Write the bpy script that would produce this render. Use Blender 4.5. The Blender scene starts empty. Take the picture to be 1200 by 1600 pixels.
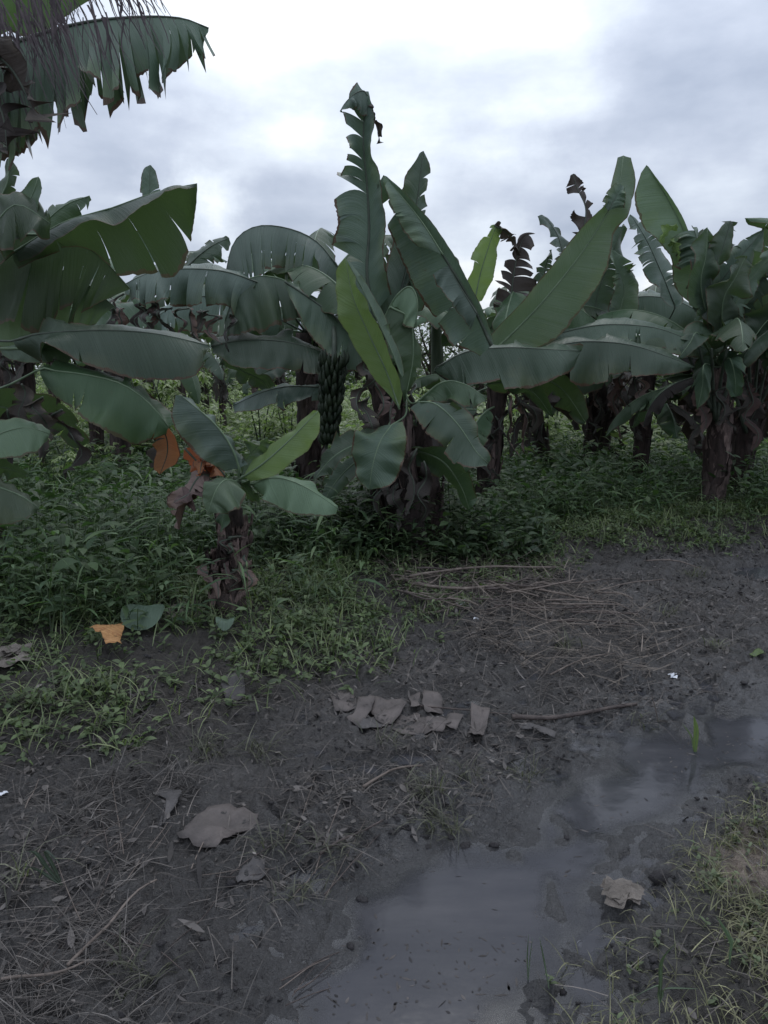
import bpy, math, random
import numpy as np
from mathutils import Vector
random.seed(7); RNG = np.random.default_rng(7)
S = bpy.context.scene; COL = S.collection

# ------------------------------------------------------------------ camera
CAM_Z = 1.5; PITCH = math.radians(10.5); F = 26/36*1600
cam = bpy.data.objects.new('camera', bpy.data.cameras.new('camera')); COL.objects.link(cam); S.camera = cam
cam.location = (0, 0, CAM_Z); cam.rotation_euler = (math.radians(90)-PITCH, 0, 0)
cam.data.sensor_fit = 'VERTICAL'; cam.data.sensor_height = 36; cam.data.sensor_width = 27; cam.data.lens = 26
cam.data.clip_start = 0.05; cam.data.clip_end = 2000

# ------------------------------------------------------------------ world
SUN_EL = math.radians(58); SUN_AZ = math.radians(8)     # sun behind the cloud, beyond the plants
W = bpy.data.worlds.new('World'); S.world = W; W.use_nodes = True
nt = W.node_tree; nt.nodes.clear()
def N(t, tree=None, **k):
    n = (tree or nt).nodes.new(t)
    for a, b in k.items(): setattr(n, a, b)
    return n
def pix_dir(px, py):
    x = (px-600)/F; u = (800-py)/F
    v = np.array([x, math.cos(PITCH)+u*math.sin(PITCH), -math.sin(PITCH)+u*math.cos(PITCH)])
    return v/np.linalg.norm(v)
L = nt.links.new
tc = N('ShaderNodeTexCoord')
mp = N('ShaderNodeMapping'); mp.inputs['Scale'].default_value = (1, 1, 2.4); L(tc.outputs['Generated'], mp.inputs[0])
nz = N('ShaderNodeTexNoise'); nz.inputs['Scale'].default_value = 4.2; nz.inputs['Detail'].default_value = 7; nz.inputs['Roughness'].default_value = .52
L(mp.outputs[0], nz.inputs['Vector'])
nz2 = N('ShaderNodeTexNoise'); nz2.inputs['Scale'].default_value = 6; nz2.inputs['Detail'].default_value = 8; nz2.inputs['Roughness'].default_value = .6
L(tc.outputs['Generated'], nz2.inputs['Vector'])
sub = N('ShaderNodeVectorMath', operation='SUBTRACT'); sub.inputs[1].default_value = (.5, .5, .5); L(nz2.outputs['Color'], sub.inputs[0])
scl = N('ShaderNodeVectorMath', operation='SCALE'); scl.inputs['Scale'].default_value = .22; L(sub.outputs[0], scl.inputs[0])
wd = N('ShaderNodeVectorMath', operation='ADD'); L(tc.outputs['Generated'], wd.inputs[0]); L(scl.outputs[0], wd.inputs[1])
def M_(op, a, b, c=None, clamp=False):
    m = N('ShaderNodeMath', operation=op); m.use_clamp = clamp
    for i, v in enumerate((a, b, c)):
        if v is None: continue
        if isinstance(v, (int, float)): m.inputs[i].default_value = v
        else: L(v, m.inputs[i])
    return m.outputs[0]
acc = M_('MULTIPLY_ADD', nz.outputs['Fac'], 1.5, -.28)
# cloud masses: (pixel seen, radius in radians, brightness change)
for (px, py, r, amp) in [(620, 50, .33, .42), (260, 20, .22, .22), (330, 310, .085, .50), (760, 500, .16, .6), (1010, 470, .10, .35), (840, 140, .16, .22), (1110, 290, .12, .12),
                         (170, 210, .20, -.24), (470, 300, .2, -.16), (800, 330, .26, -.24), (1150, 60, .24, -.10), (60, 60, .2, .15)]:
    d = pix_dir(px, py)
    ds = N('ShaderNodeVectorMath', operation='DISTANCE'); L(wd.outputs[0], ds.inputs[0]); ds.inputs[1].default_value = tuple(d)
    mr = N('ShaderNodeMapRange', interpolation_type='SMOOTHSTEP'); L(ds.outputs['Value'], mr.inputs[0])
    mr.inputs[1].default_value = 0; mr.inputs[2].default_value = r; mr.inputs[3].default_value = amp; mr.inputs[4].default_value = 0
    acc = M_('ADD', acc, mr.outputs[0])
rp = N('ShaderNodeValToRGB'); L(acc, rp.inputs[0])
e = rp.color_ramp.elements; e[0].position = .05; e[0].color = (.36, .42, .54, 1); e[1].position = .95; e[1].color = (1.05, 1.08, 1.10, 1)
x = rp.color_ramp.elements.new(.42); x.color = (.56, .62, .74, 1)
x = rp.color_ramp.elements.new(.7); x.color = (.78, .85, .95, 1)
sky = N('ShaderNodeTexSky', sky_type='NISHITA'); sky.sun_disc = False; sky.sun_elevation = SUN_EL; sky.sun_rotation = SUN_AZ
b1 = N('ShaderNodeBackground'); b1.inputs[1].default_value = .1; L(sky.outputs[0], b1.inputs[0])
b2 = N('ShaderNodeBackground'); sz_ = N('ShaderNodeSeparateXYZ'); L(tc.outputs['Generated'], sz_.inputs[0])
L(M_('MULTIPLY_ADD', M_('MAXIMUM', sz_.outputs[2], 0), .98, .75), b2.inputs[1])   # an overcast sky brightens towards the zenith
L(rp.outputs[0], b2.inputs[0])
mx = N('ShaderNodeMixShader'); mx.inputs[0].default_value = .93; L(b1.outputs[0], mx.inputs[1]); L(b2.outputs[0], mx.inputs[2])
wo = N('ShaderNodeOutputWorld'); L(mx.outputs[0], wo.inputs[0])
sun = bpy.data.objects.new('sun', bpy.data.lights.new('sun', 'SUN')); COL.objects.link(sun)
sun.data.energy = .5; sun.data.angle = math.radians(25); sun.data.color = (1, .97, .93)
sd = Vector((math.sin(SUN_AZ)*math.cos(SUN_EL), math.cos(SUN_AZ)*math.cos(SUN_EL), math.sin(SUN_EL)))
sun.rotation_euler = sd.to_track_quat('Z', 'Y').to_euler()
S.view_settings.view_transform = 'Standard'; S.view_settings.look = 'None'; S.view_settings.exposure = .18; S.view_settings.gamma = 1

# ------------------------------------------------------------------ numeric helpers
def at(px, py, Y):                       # the point at distance Y (metres, along +y) that is seen at a photo pixel
    d = pix_dir(px, py); return np.array([0, 0, CAM_Z]) + d*(Y/d[1])
def flat(px, py, z=0):
    d = pix_dir(px, py); t = (z-CAM_Z)/d[2]; return np.array([0, 0, CAM_Z])+d*t
_tab = RNG.random((256, 256))
def vnoise(x, y):
    xi = np.floor(x).astype(int); yi = np.floor(y).astype(int); fx = x-xi; fy = y-yi
    fx = fx*fx*(3-2*fx); fy = fy*fy*(3-2*fy)
    g = lambda a, b: _tab[a & 255, b & 255]
    return (g(xi, yi)*(1-fx)+g(xi+1, yi)*fx)*(1-fy)+(g(xi, yi+1)*(1-fx)+g(xi+1, yi+1)*fx)*fy
def fbm(x, y, o=4, f=1.0):
    s = 0; a = 1; t = 0
    for i in range(o):
        s = s+a*vnoise(x*f+13.7*i, y*f-7.1*i); t += a; a *= .5; f *= 2.03
    return s/t
def sstep(a, b, x):
    t = np.clip((x-a)/(b-a), 0, 1); return t*t*(3-2*t)
def sdf(poly, x, y):
    x = np.asarray(x, float); y = np.asarray(y, float); d = np.full(x.shape, 1e9); ins = np.zeros(x.shape, bool)
    n = len(poly)
    for i in range(n):
        ax, ay = poly[i]; bx, by = poly[(i+1) % n]; ex, ey = bx-ax, by-ay
        t = np.clip(((x-ax)*ex+(y-ay)*ey)/(ex*ex+ey*ey+1e-12), 0, 1)
        d = np.minimum(d, (x-ax-t*ex)**2+(y-ay-t*ey)**2)
        if abs(ey) > 1e-9:
            c = ((ay > y) != (by > y)) & (x < ex*(y-ay)/ey+ax); ins ^= c
    d = np.sqrt(d); return np.where(ins, -d, d)
def gp(pts): return [tuple(flat(a, b)[:2]) for a, b in pts]
PUDDLE = gp([(400, 1700), (440, 1560), (500, 1485), (548, 1412), (640, 1360), (700, 1330), (790, 1335), (850, 1310), (835, 1268), (880, 1225), (960, 1205), (960, 1160),
             (1040, 1150), (1080, 1115), (1150, 1105), (1280, 1060), (1300, 1180), (1200, 1205), (1120, 1215), (1080, 1240), (1045, 1265), (1000, 1300), (975, 1350), (925, 1400),
             (890, 1450), (860, 1500), (830, 1550), (780, 1600), (750, 1700)])
BANK = gp([(-900, 1250), (0, 1215), (90, 1175), (150, 1210), (300, 1195), (400, 1140), (500, 1085), (590, 1060), (650, 1010), (700, 960), (800, 915), (900, 885), (1000, 872), (1200, 858), (1700, 848)]) \
    + [(400, 400), (-400, 400)]
RBANK = gp([(1900, 1210), (1250, 1225), (1130, 1250), (1060, 1310), (1010, 1380), (950, 1440), (905, 1500), (860, 1560), (800, 1640), (800, 2400), (3000, 2400)])
PUDDLE2 = gp([(1135, 893), (1160, 882), (1210, 878), (1330, 868), (1340, 900), (1230, 905), (1165, 903)])
_fr = np.random.default_rng(99); _fp = [G0 for G0 in zip(_fr.uniform(-1.6, 2.6, 90), _fr.uniform(1.2, 5.2, 90), _fr.uniform(0, 3.14, 90), _fr.uniform(.05, .13, 90), _fr.uniform(.025, .05, 90), _fr.uniform(.012, .03, 90))]
def ground_z(x, y):
    x = np.asarray(x, float); y = np.asarray(y, float)
    wx = x+.14*(fbm(x, y, 5, 4)-.5); wy = y+.26*(fbm(x+31, y, 5, 4)-.5)
    dp = sdf(PUDDLE, wx, wy); db = sdf(BANK, wx, wy); dr = sdf(RBANK, wx, wy)
    near = 1-sstep(14, 30, np.abs(y)+np.abs(x)*.5)
    h = np.where(dp < 0, -.03*(1-np.exp(dp/.12)), .028*(1-np.exp(-np.maximum(dp, 0)/.3)))
    h = h+.11*sstep(.1, -.7, db)+.05*sstep(.1, -.3, dr)
    rough = sstep(-.05, .12, dp)*near
    n1 = fbm(x, y, 3, 2.2)-.5; n2 = fbm(x+9, y+4, 3, 9)-.5; n3 = fbm(x-3, y+8, 3, 34)-.5
    fp = 0
    for (fx, fy, fa, fl, fw, fd) in _fp:
        dx = x-fx; dy = y-fy; q = np.sqrt(((dx*math.cos(fa)+dy*math.sin(fa))/fl)**2+((-dx*math.sin(fa)+dy*math.cos(fa))/fw)**2)
        fp = fp-fd*np.exp(-q**4)+fd*.5*np.exp(-((q-1.35)/.3)**2)
    n4 = np.abs(fbm(x+40, y-11, 3, 14)-.5)
    h = h+rough*(n1*.06+n2*.065+n3*.042+(.08-n4)*.08+np.where(db > -.2, fp, 0)*.8)
    h = h-.10*sstep(.12, -.12, sdf(PUDDLE2, wx, wy))
    h = h+near*np.where(dp < 0.02, n2*.012+np.maximum(0, fbm(x+5, y-9, 3, 5.5)-.62)*.22*sstep(-.22, 0, dp), 0)
    return h
def G(px, py):
    p = flat(px, py)
    for _ in range(4): p = flat(px, py, float(ground_z(p[0], p[1])))
    return p
def crv(P, n):
    P = np.asarray(P, float)
    if len(P) == 1: return np.repeat(P, n, 0)
    if len(P) == 2: Q = P[0]+(P[1]-P[0])*np.linspace(0, 1, 20)[:, None]
    else:
        E = np.vstack([2*P[0]-P[1], P, 2*P[-1]-P[-2]]); out = []
        for i in range(1, len(E)-2):
            a, b, c, d = E[i-1:i+3]
            for t in np.linspace(0, 1, 10, endpoint=False):
                out.append(.5*((2*b)+(-a+c)*t+(2*a-5*b+4*c-d)*t*t+(-a+3*b-3*c+d)*t**3))
        out.append(P[-1]); Q = np.array(out)
    s = np.r_[0, np.cumsum(np.linalg.norm(np.diff(Q, axis=0), axis=1))]
    t = np.linspace(0, s[-1], n)
    return np.stack([np.interp(t, s, Q[:, k]) for k in range(Q.shape[1])], 1)

# ------------------------------------------------------------------ object helpers
def tag(o, label=None, cat=None, group=None, kind=None):
    for k, v in (('label', label), ('category', cat), ('group', group), ('kind', kind)):
        if v: o[k] = v
    return o
def mesh_obj(name, V, Fc, mat, parent=None, uv=None, smooth=True, tint=None, loc=None):
    V = np.asarray(V, float)
    if parent is not None: V = V-np.array(ORG[parent.name])
    elif loc is not None: V = V-np.asarray(loc)
    me = bpy.data.meshes.new(name)
    if isinstance(Fc, np.ndarray):
        k = Fc.shape[1]; me.vertices.add(len(V)); me.vertices.foreach_set('co', V.astype(np.float32).ravel())
        me.loops.add(Fc.size); me.loops.foreach_set('vertex_index', Fc.astype(np.int32).ravel())
        me.polygons.add(len(Fc)); me.polygons.foreach_set('loop_start', np.arange(0, Fc.size, k, dtype=np.int32))
        me.update(calc_edges=True)
    else: me.from_pydata(V.tolist(), [], Fc)
    if smooth: me.polygons.foreach_set('use_smooth', np.ones(len(me.polygons), bool))
    vi = None
    if uv is not None:
        vi = np.empty(len(me.loops), np.int32); me.loops.foreach_get('vertex_index', vi)
        l = me.uv_layers.new(name='UVMap'); l.data.foreach_set('uv', np.asarray(uv, np.float32)[vi].ravel())
    if tint is not None:
        a = me.attributes.new('tint', 'FLOAT_COLOR', 'POINT')
        t = np.ones((len(V), 4), np.float32); t[:, :3] = tint; a.data.foreach_set('color', t.ravel())
    me.materials.append(mat)
    o = bpy.data.objects.new(name, me); COL.objects.link(o)
    if parent is not None: o.parent = parent; ORG[o.name] = ORG[parent.name]
    elif loc is not None: o.location = tuple(loc); ORG[o.name] = tuple(loc)
    else: ORG[o.name] = (0, 0, 0)
    return o
ORG = {}
def empty(name, loc):
    o = bpy.data.objects.new(name, None); COL.objects.link(o); o.location = tuple(loc); ORG[o.name] = tuple(loc); o.empty_display_size = .1
    return o
def tube(P, R, ns=8, cap=True, rough=0, seed=0):
    P = np.asarray(P, float); n = len(P); R = np.broadcast_to(np.asarray(R, float), (n,))
    T = np.gradient(P, axis=0); T /= np.linalg.norm(T, axis=1)[:, None]+1e-9
    ref = np.array([1., 0, 0]) if abs(T[0][0]) < .8 else np.array([0, 1., 0])
    V = []; rg = np.random.default_rng(seed)
    ph = rg.random(6)*6.28
    for i in range(n):
        a = ref-T[i]*ref.dot(T[i]); a /= np.linalg.norm(a); ref = a; b = np.cross(T[i], a)
        for k in range(ns):
            th = 2*math.pi*k/ns
            r = R[i]*(1+rough*(math.sin(3*th+ph[0]+i*.13)*.4+math.sin(5*th+ph[1]-i*.21)*.3+math.sin(2*th+ph[2]+i*.5)*.3+rg.normal()*.25))
            V.append(P[i]+(a*math.cos(th)+b*math.sin(th))*r)
    Fc = [(i*ns+k, i*ns+(k+1) % ns, (i+1)*ns+(k+1) % ns, (i+1)*ns+k) for i in range(n-1) for k in range(ns)]
    if cap: Fc += [tuple(range(ns-1, -1, -1)), tuple(range((n-1)*ns, n*ns))]
    uv = [(k/ns, i/n) for i in range(n) for k in range(ns)]
    return V, Fc, uv
class MB:
    def __init__(s): s.V = []; s.F = []
    def add(s, V, Fc):
        b = len(s.V); s.V += [tuple(v) for v in V]; s.F += [tuple(i+b for i in f) for f in Fc]; return s
    def tube(s, P, R, ns=6, **k): V, Fc, _ = tube(P, R, ns, **k); return s.add(V, Fc)
    def box(s, a, b):
        x0, y0, z0 = a; x1, y1, z1 = b
        return s.add([(x0, y0, z0), (x1, y0, z0), (x1, y1, z0), (x0, y1, z0), (x0, y0, z1), (x1, y0, z1), (x1, y1, z1), (x0, y1, z1)],
                     [(0, 3, 2, 1), (4, 5, 6, 7), (0, 1, 5, 4), (1, 2, 6, 5), (2, 3, 7, 6), (3, 0, 4, 7)])
    def build(s, name, mat, parent=None, smooth=False, **k): return mesh_obj(name, s.V, s.F, mat, parent, smooth=smooth, **k)

# ------------------------------------------------------------------ materials
def mat(name):
    m = bpy.data.materials.new(name); m.use_nodes = True; t = m.node_tree; t.nodes.clear()
    o = t.nodes.new('ShaderNodeOutputMaterial'); p = t.nodes.new('ShaderNodeBsdfPrincipled'); t.links.new(p.outputs[0], o.inputs[0])
    return m, t, p, o
def ramp(t, fac, stops):
    r = t.nodes.new('ShaderNodeValToRGB'); t.links.new(fac, r.inputs[0]); el = r.color_ramp.elements
    el[0].position, el[0].color = stops[0][0], (*stops[0][1], 1); el[1].position, el[1].color = stops[-1][0], (*stops[-1][1], 1)
    for p, c in stops[1:-1]: q = el.new(p); q.color = (*c, 1)
    return r.outputs[0]
def noise(t, scale, detail=5, rough=.55, vec=None, stretch=None):
    n = t.nodes.new('ShaderNodeTexNoise'); n.inputs['Scale'].default_value = scale; n.inputs['Detail'].default_value = detail; n.inputs['Roughness'].default_value = rough
    if vec is None: vec = t.nodes.new('ShaderNodeTexCoord').outputs['Object']
    if stretch:
        mp = t.nodes.new('ShaderNodeMapping'); mp.inputs['Scale'].default_value = stretch; t.links.new(vec, mp.inputs[0]); vec = mp.outputs[0]
    t.links.new(vec, n.inputs['Vector']); return n
def mixc(t, fac, a, b, mode='MIX'):
    m = t.nodes.new('ShaderNodeMix'); m.data_type = 'RGBA'; m.blend_type = mode
    for i, v in ((0, fac), (6, a), (7, b)):
        if isinstance(v, (int, float)): m.inputs[i].default_value = v
        elif isinstance(v, tuple): m.inputs[i].default_value = (*v, 1)
        else: t.links.new(v, m.inputs[i])
    return m.outputs[2]
def mth(t, op, *a):
    m = t.nodes.new('ShaderNodeMath'); m.operation = op
    for i, v in enumerate(a):
        if isinstance(v, (int, float)): m.inputs[i].default_value = v
        else: t.links.new(v, m.inputs[i])
    return m.outputs[0]
def bump(t, h, strength, dist, p):
    b = t.nodes.new('ShaderNodeBump'); b.inputs['Strength'].default_value = strength; b.inputs['Distance'].default_value = dist
    t.links.new(h, b.inputs['Height']); t.links.new(b.outputs[0], p.inputs['Normal']); return b
def leaf_mat(name, dark, light, under, trans=.3, tcol=(.10, .20, .03), rough=.42, brown=(.10, .065, .04), brownamt=.5):
    m, t, p, o = mat(name); tcd = t.nodes.new('ShaderNodeTexCoord'); sx = t.nodes.new('ShaderNodeSeparateXYZ'); t.links.new(tcd.outputs['UV'], sx.inputs[0])
    u, v = sx.outputs[0], sx.outputs[1]
    av = mth(t, 'ABSOLUTE', v)
    # transverse veins sweep slightly towards the tip
    uu = mth(t, 'SUBTRACT', u, mth(t, 'MULTIPLY', av, .06))
    yn = noise(t, 2.1, 5, .65)
    cb = t.nodes.new('ShaderNodeCombineXYZ'); t.links.new(uu, cb.inputs[0])
    vein = noise(t, 75, 4, .7, cb.outputs[0]); band = noise(t, 5.5, 3, .6, cb.outputs[0])
    blot = noise(t, 3.0, 5, .6)
    c = ramp(t, blot.outputs['Fac'], [(.3, dark), (.72, light)])
    c = mixc(t, mth(t, 'MULTIPLY', mth(t, 'SUBTRACT', band.outputs['Fac'], .38), 2.2), c, light)  # broad lighter bands: waxy sheen put into the base colour
    vc = t.nodes.new('ShaderNodeClamp'); t.links.new(mth(t, 'MULTIPLY_ADD', vein.outputs['Fac'], 2.2, -.85), vc.inputs[0]); c = mixc(t, mth(t, 'MULTIPLY', vc.outputs[0], .5), c, tuple(x*1.7 for x in light))
    geo = t.nodes.new('ShaderNodeNewGeometry')
    c = mixc(t, mth(t, 'MULTIPLY', geo.outputs['Backfacing'], .65), c, under)
    yf = mth(t, 'MULTIPLY', mth(t, 'MULTIPLY_ADD', av, 1.0, mth(t, 'MULTIPLY_ADD', yn.outputs['Fac'], 3.2, -2.25)), .55)
    yf_ = t.nodes.new('ShaderNodeClamp'); t.links.new(yf, yf_.inputs[0]); c = mixc(t, mth(t, 'MULTIPLY', yf_.outputs[0], min(1, brownamt+.2)), c, tuple(x*q for x, q in zip(light, (1.9, 1.55, .9))))
    oi = t.nodes.new('ShaderNodeObjectInfo')
    hs = t.nodes.new('ShaderNodeHueSaturation'); t.links.new(c, hs.inputs['Color'])
    t.links.new(mth(t, 'MULTIPLY_ADD', oi.outputs['Random'], .8, .56), hs.inputs['Value'])
    t.links.new(mth(t, 'MULTIPLY_ADD', oi.outputs['Random'], .03, .485), hs.inputs['Hue']); c = hs.outputs[0]
    # brown dry margin and freckles
    en = noise(t, 14, 4, .6)
    ed = mth(t, 'MULTIPLY', mth(t, 'GREATER_THAN', mth(t, 'MULTIPLY_ADD', en.outputs['Fac'], .22, av), 1.06), brownamt*1.6)
    c = mixc(t, ed, c, brown)
    sp = mth(t, 'GREATER_THAN', noise(t, 22, 3, .6).outputs['Fac'], .70)
    c = mixc(t, mth(t, 'MULTIPLY', sp, .4*brownamt), c, brown)
    t.links.new(c, p.inputs['Base Color']); 
    t.links.new(mth(t, 'MULTIPLY_ADD', blot.outputs['Fac'], .25, rough-.1), p.inputs['Roughness'])
    p.inputs['Specular IOR Level'].default_value = .42
    b = bump(t, mth(t, 'ADD', vein.outputs['Fac'], mth(t, 'MULTIPLY', band.outputs['Fac'], 2.5)), .8, .008, p)
    tr = t.nodes.new('ShaderNodeBsdfTranslucent'); t.links.new(mixc(t, mth(t, 'MULTIPLY', ed, .8), tcol, brown), tr.inputs[0]); t.links.new(b.outputs[0], tr.inputs['Normal'])
    ms = t.nodes.new('ShaderNodeMixShader'); ms.inputs[0].default_value = trans
    t.links.new(p.outputs[0], ms.inputs[1]); t.links.new(tr.outputs[0], ms.inputs[2]); t.links.new(ms.outputs[0], o.inputs[0])
    return m
LM = leaf_mat('banana_leaf_green', (.026, .050, .030), (.062, .102, .064), (.056, .098, .044), .26, (.10, .17, .05))
LP = leaf_mat('banana_leaf_pale', (.075, .112, .08), (.135, .19, .135), (.11, .165, .09), .28, (.12, .20, .06))
LY = leaf_mat('banana_leaf_young', (.10, .155, .055), (.15, .21, .085), (.13, .20, .06), .36, (.24, .36, .09), brownamt=.2)
LG = leaf_mat('banana_leaf_grey', (.040, .066, .050), (.108, .152, .122), (.066, .108, .064), .2, (.09, .15, .06), rough=.36, brownamt=.9)
LO = leaf_mat('dead_leaf_orange', (.16, .06, .035), (.36, .15, .07), (.3, .10, .045), .3, (.38, .11, .045), brown=(.15, .07, .05), brownamt=.8, rough=.6)
LD = leaf_mat('dead_leaf_brown', (.075, .052, .046), (.17, .12, .11), (.13, .09, .085), .12, (.2, .1, .06), rough=.75, brown=(.04, .03, .028))
LK = leaf_mat('dead_leaf_dark', (.028, .026, .025), (.078, .068, .062), (.06, .052, .047), .08, (.1, .06, .04), rough=.8, brown=(.02, .015, .013))
def plain(name, a, b, scale=8, rough=.7, bstr=.3, bd=.01, stretch=None, spec=.3, tint=False, trans=0, tcol=None):
    m, t, p, o = mat(name); n = noise(t, scale, 6, .6, stretch=stretch)
    c = ramp(t, n.outputs['Fac'], [(.3, a), (.7, b)])
    if tint:
        at_ = t.nodes.new('ShaderNodeAttribute'); at_.attribute_name = 'tint'; c = mixc(t, 1.0, c, at_.outputs['Color'], 'MULTIPLY')
    t.links.new(c, p.inputs['Base Color']); p.inputs['Roughness'].default_value = rough; p.inputs['Specular IOR Level'].default_value = spec
    if bstr: bump(t, noise(t, scale*4, 5, .65, stretch=stretch).outputs['Fac'], bstr, bd, p)
    if trans:
        tr = t.nodes.new('ShaderNodeBsdfTranslucent'); t.links.new(mixc(t, 1.0, tcol, at_.outputs['Color'], 'MULTIPLY') if tint else c, tr.inputs[0])
        ms = t.nodes.new('ShaderNodeMixShader'); ms.inputs[0].default_value = trans
        t.links.new(p.outputs[0], ms.inputs[1]); t.links.new(tr.outputs[0], ms.inputs[2]); t.links.new(ms.outputs[0], o.inputs[0])
    return m
RIB = plain('banana_midrib', (.10, .15, .09), (.17, .23, .14), 12, .4, .1)
RIBD = plain('banana_midrib_dull', (.05, .065, .05), (.10, .12, .09), 12, .5, .2)
STEM = plain('pseudostem_bark', (.022, .018, .017), (.115, .085, .076), 7, .75, .9, .03, stretch=(3, 3, .7))
STEMG = plain('pseudostem_green', (.035, .055, .03), (.08, .10, .06), 6, .5, .4, .02, stretch=(3, 3, .5))
PSH = plain('pale_flaky_sheath', (.10, .07, .062), (.34, .25, .225), 9, .8, .9, .02, stretch=(4, 4, .8))
STEMD = plain('pseudostem_dark', (.012, .010, .010), (.060, .044, .040), 7, .8, .9, .03, stretch=(3, 3, .7))
SHE = plain('dry_sheath', (.05, .036, .033), (.22, .16, .145), 9, .8, .8, .02, stretch=(4, 4, .8))
SHK = plain('dry_sheath_dark', (.022, .017, .016), (.08, .055, .05), 9, .85, .8, .02, stretch=(4, 4, .8))
FRUIT = plain('green_banana_skin', (.010, .018, .010), (.024, .036, .018), 10, .5, .2)
WEED = plain('weed_leaf', (.7, .7, .7), (1, 1, 1), 30, .5, 0, tint=True, trans=.25, tcol=(1.5, 1.9, .9), spec=.35)
DRY = plain('dry_stem', (.6, .6, .6), (1, 1, 1), 30, .75, 0, tint=True)
CARD = plain('muddy_brown_sheet', (.060, .053, .050), (.135, .115, .108), 10, .7, .5, .01)
CARDG = plain('muddy_grey_sheet', (.05, .047, .048), (.10, .092, .09), 10, .7, .5, .01)
STICK = plain('wet_dead_wood', (.035, .028, .027), (.12, .095, .085), 14, .65, .7, .01, stretch=(1, 1, 1))
TAN = plain('dry_straw', (.085, .068, .058), (.22, .18, .155), 20, .75, .4, .005)
WHITE = plain('white_litter', (.45, .47, .52), (.8, .82, .86), 12, .5, .4, .01)
STONE = plain('mud_clod', (.025, .023, .025), (.06, .055, .056), 18, .7, .9, .02)
YEL = plain('yellow_leaf', (.24, .10, .04), (.56, .32, .13), 16, .6, .5, .01, stretch=(1, 4, 1))
PAPG = plain('pale_dry_husk', (.08, .07, .06), (.23, .20, .175), 14, .7, .8, .02)

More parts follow.
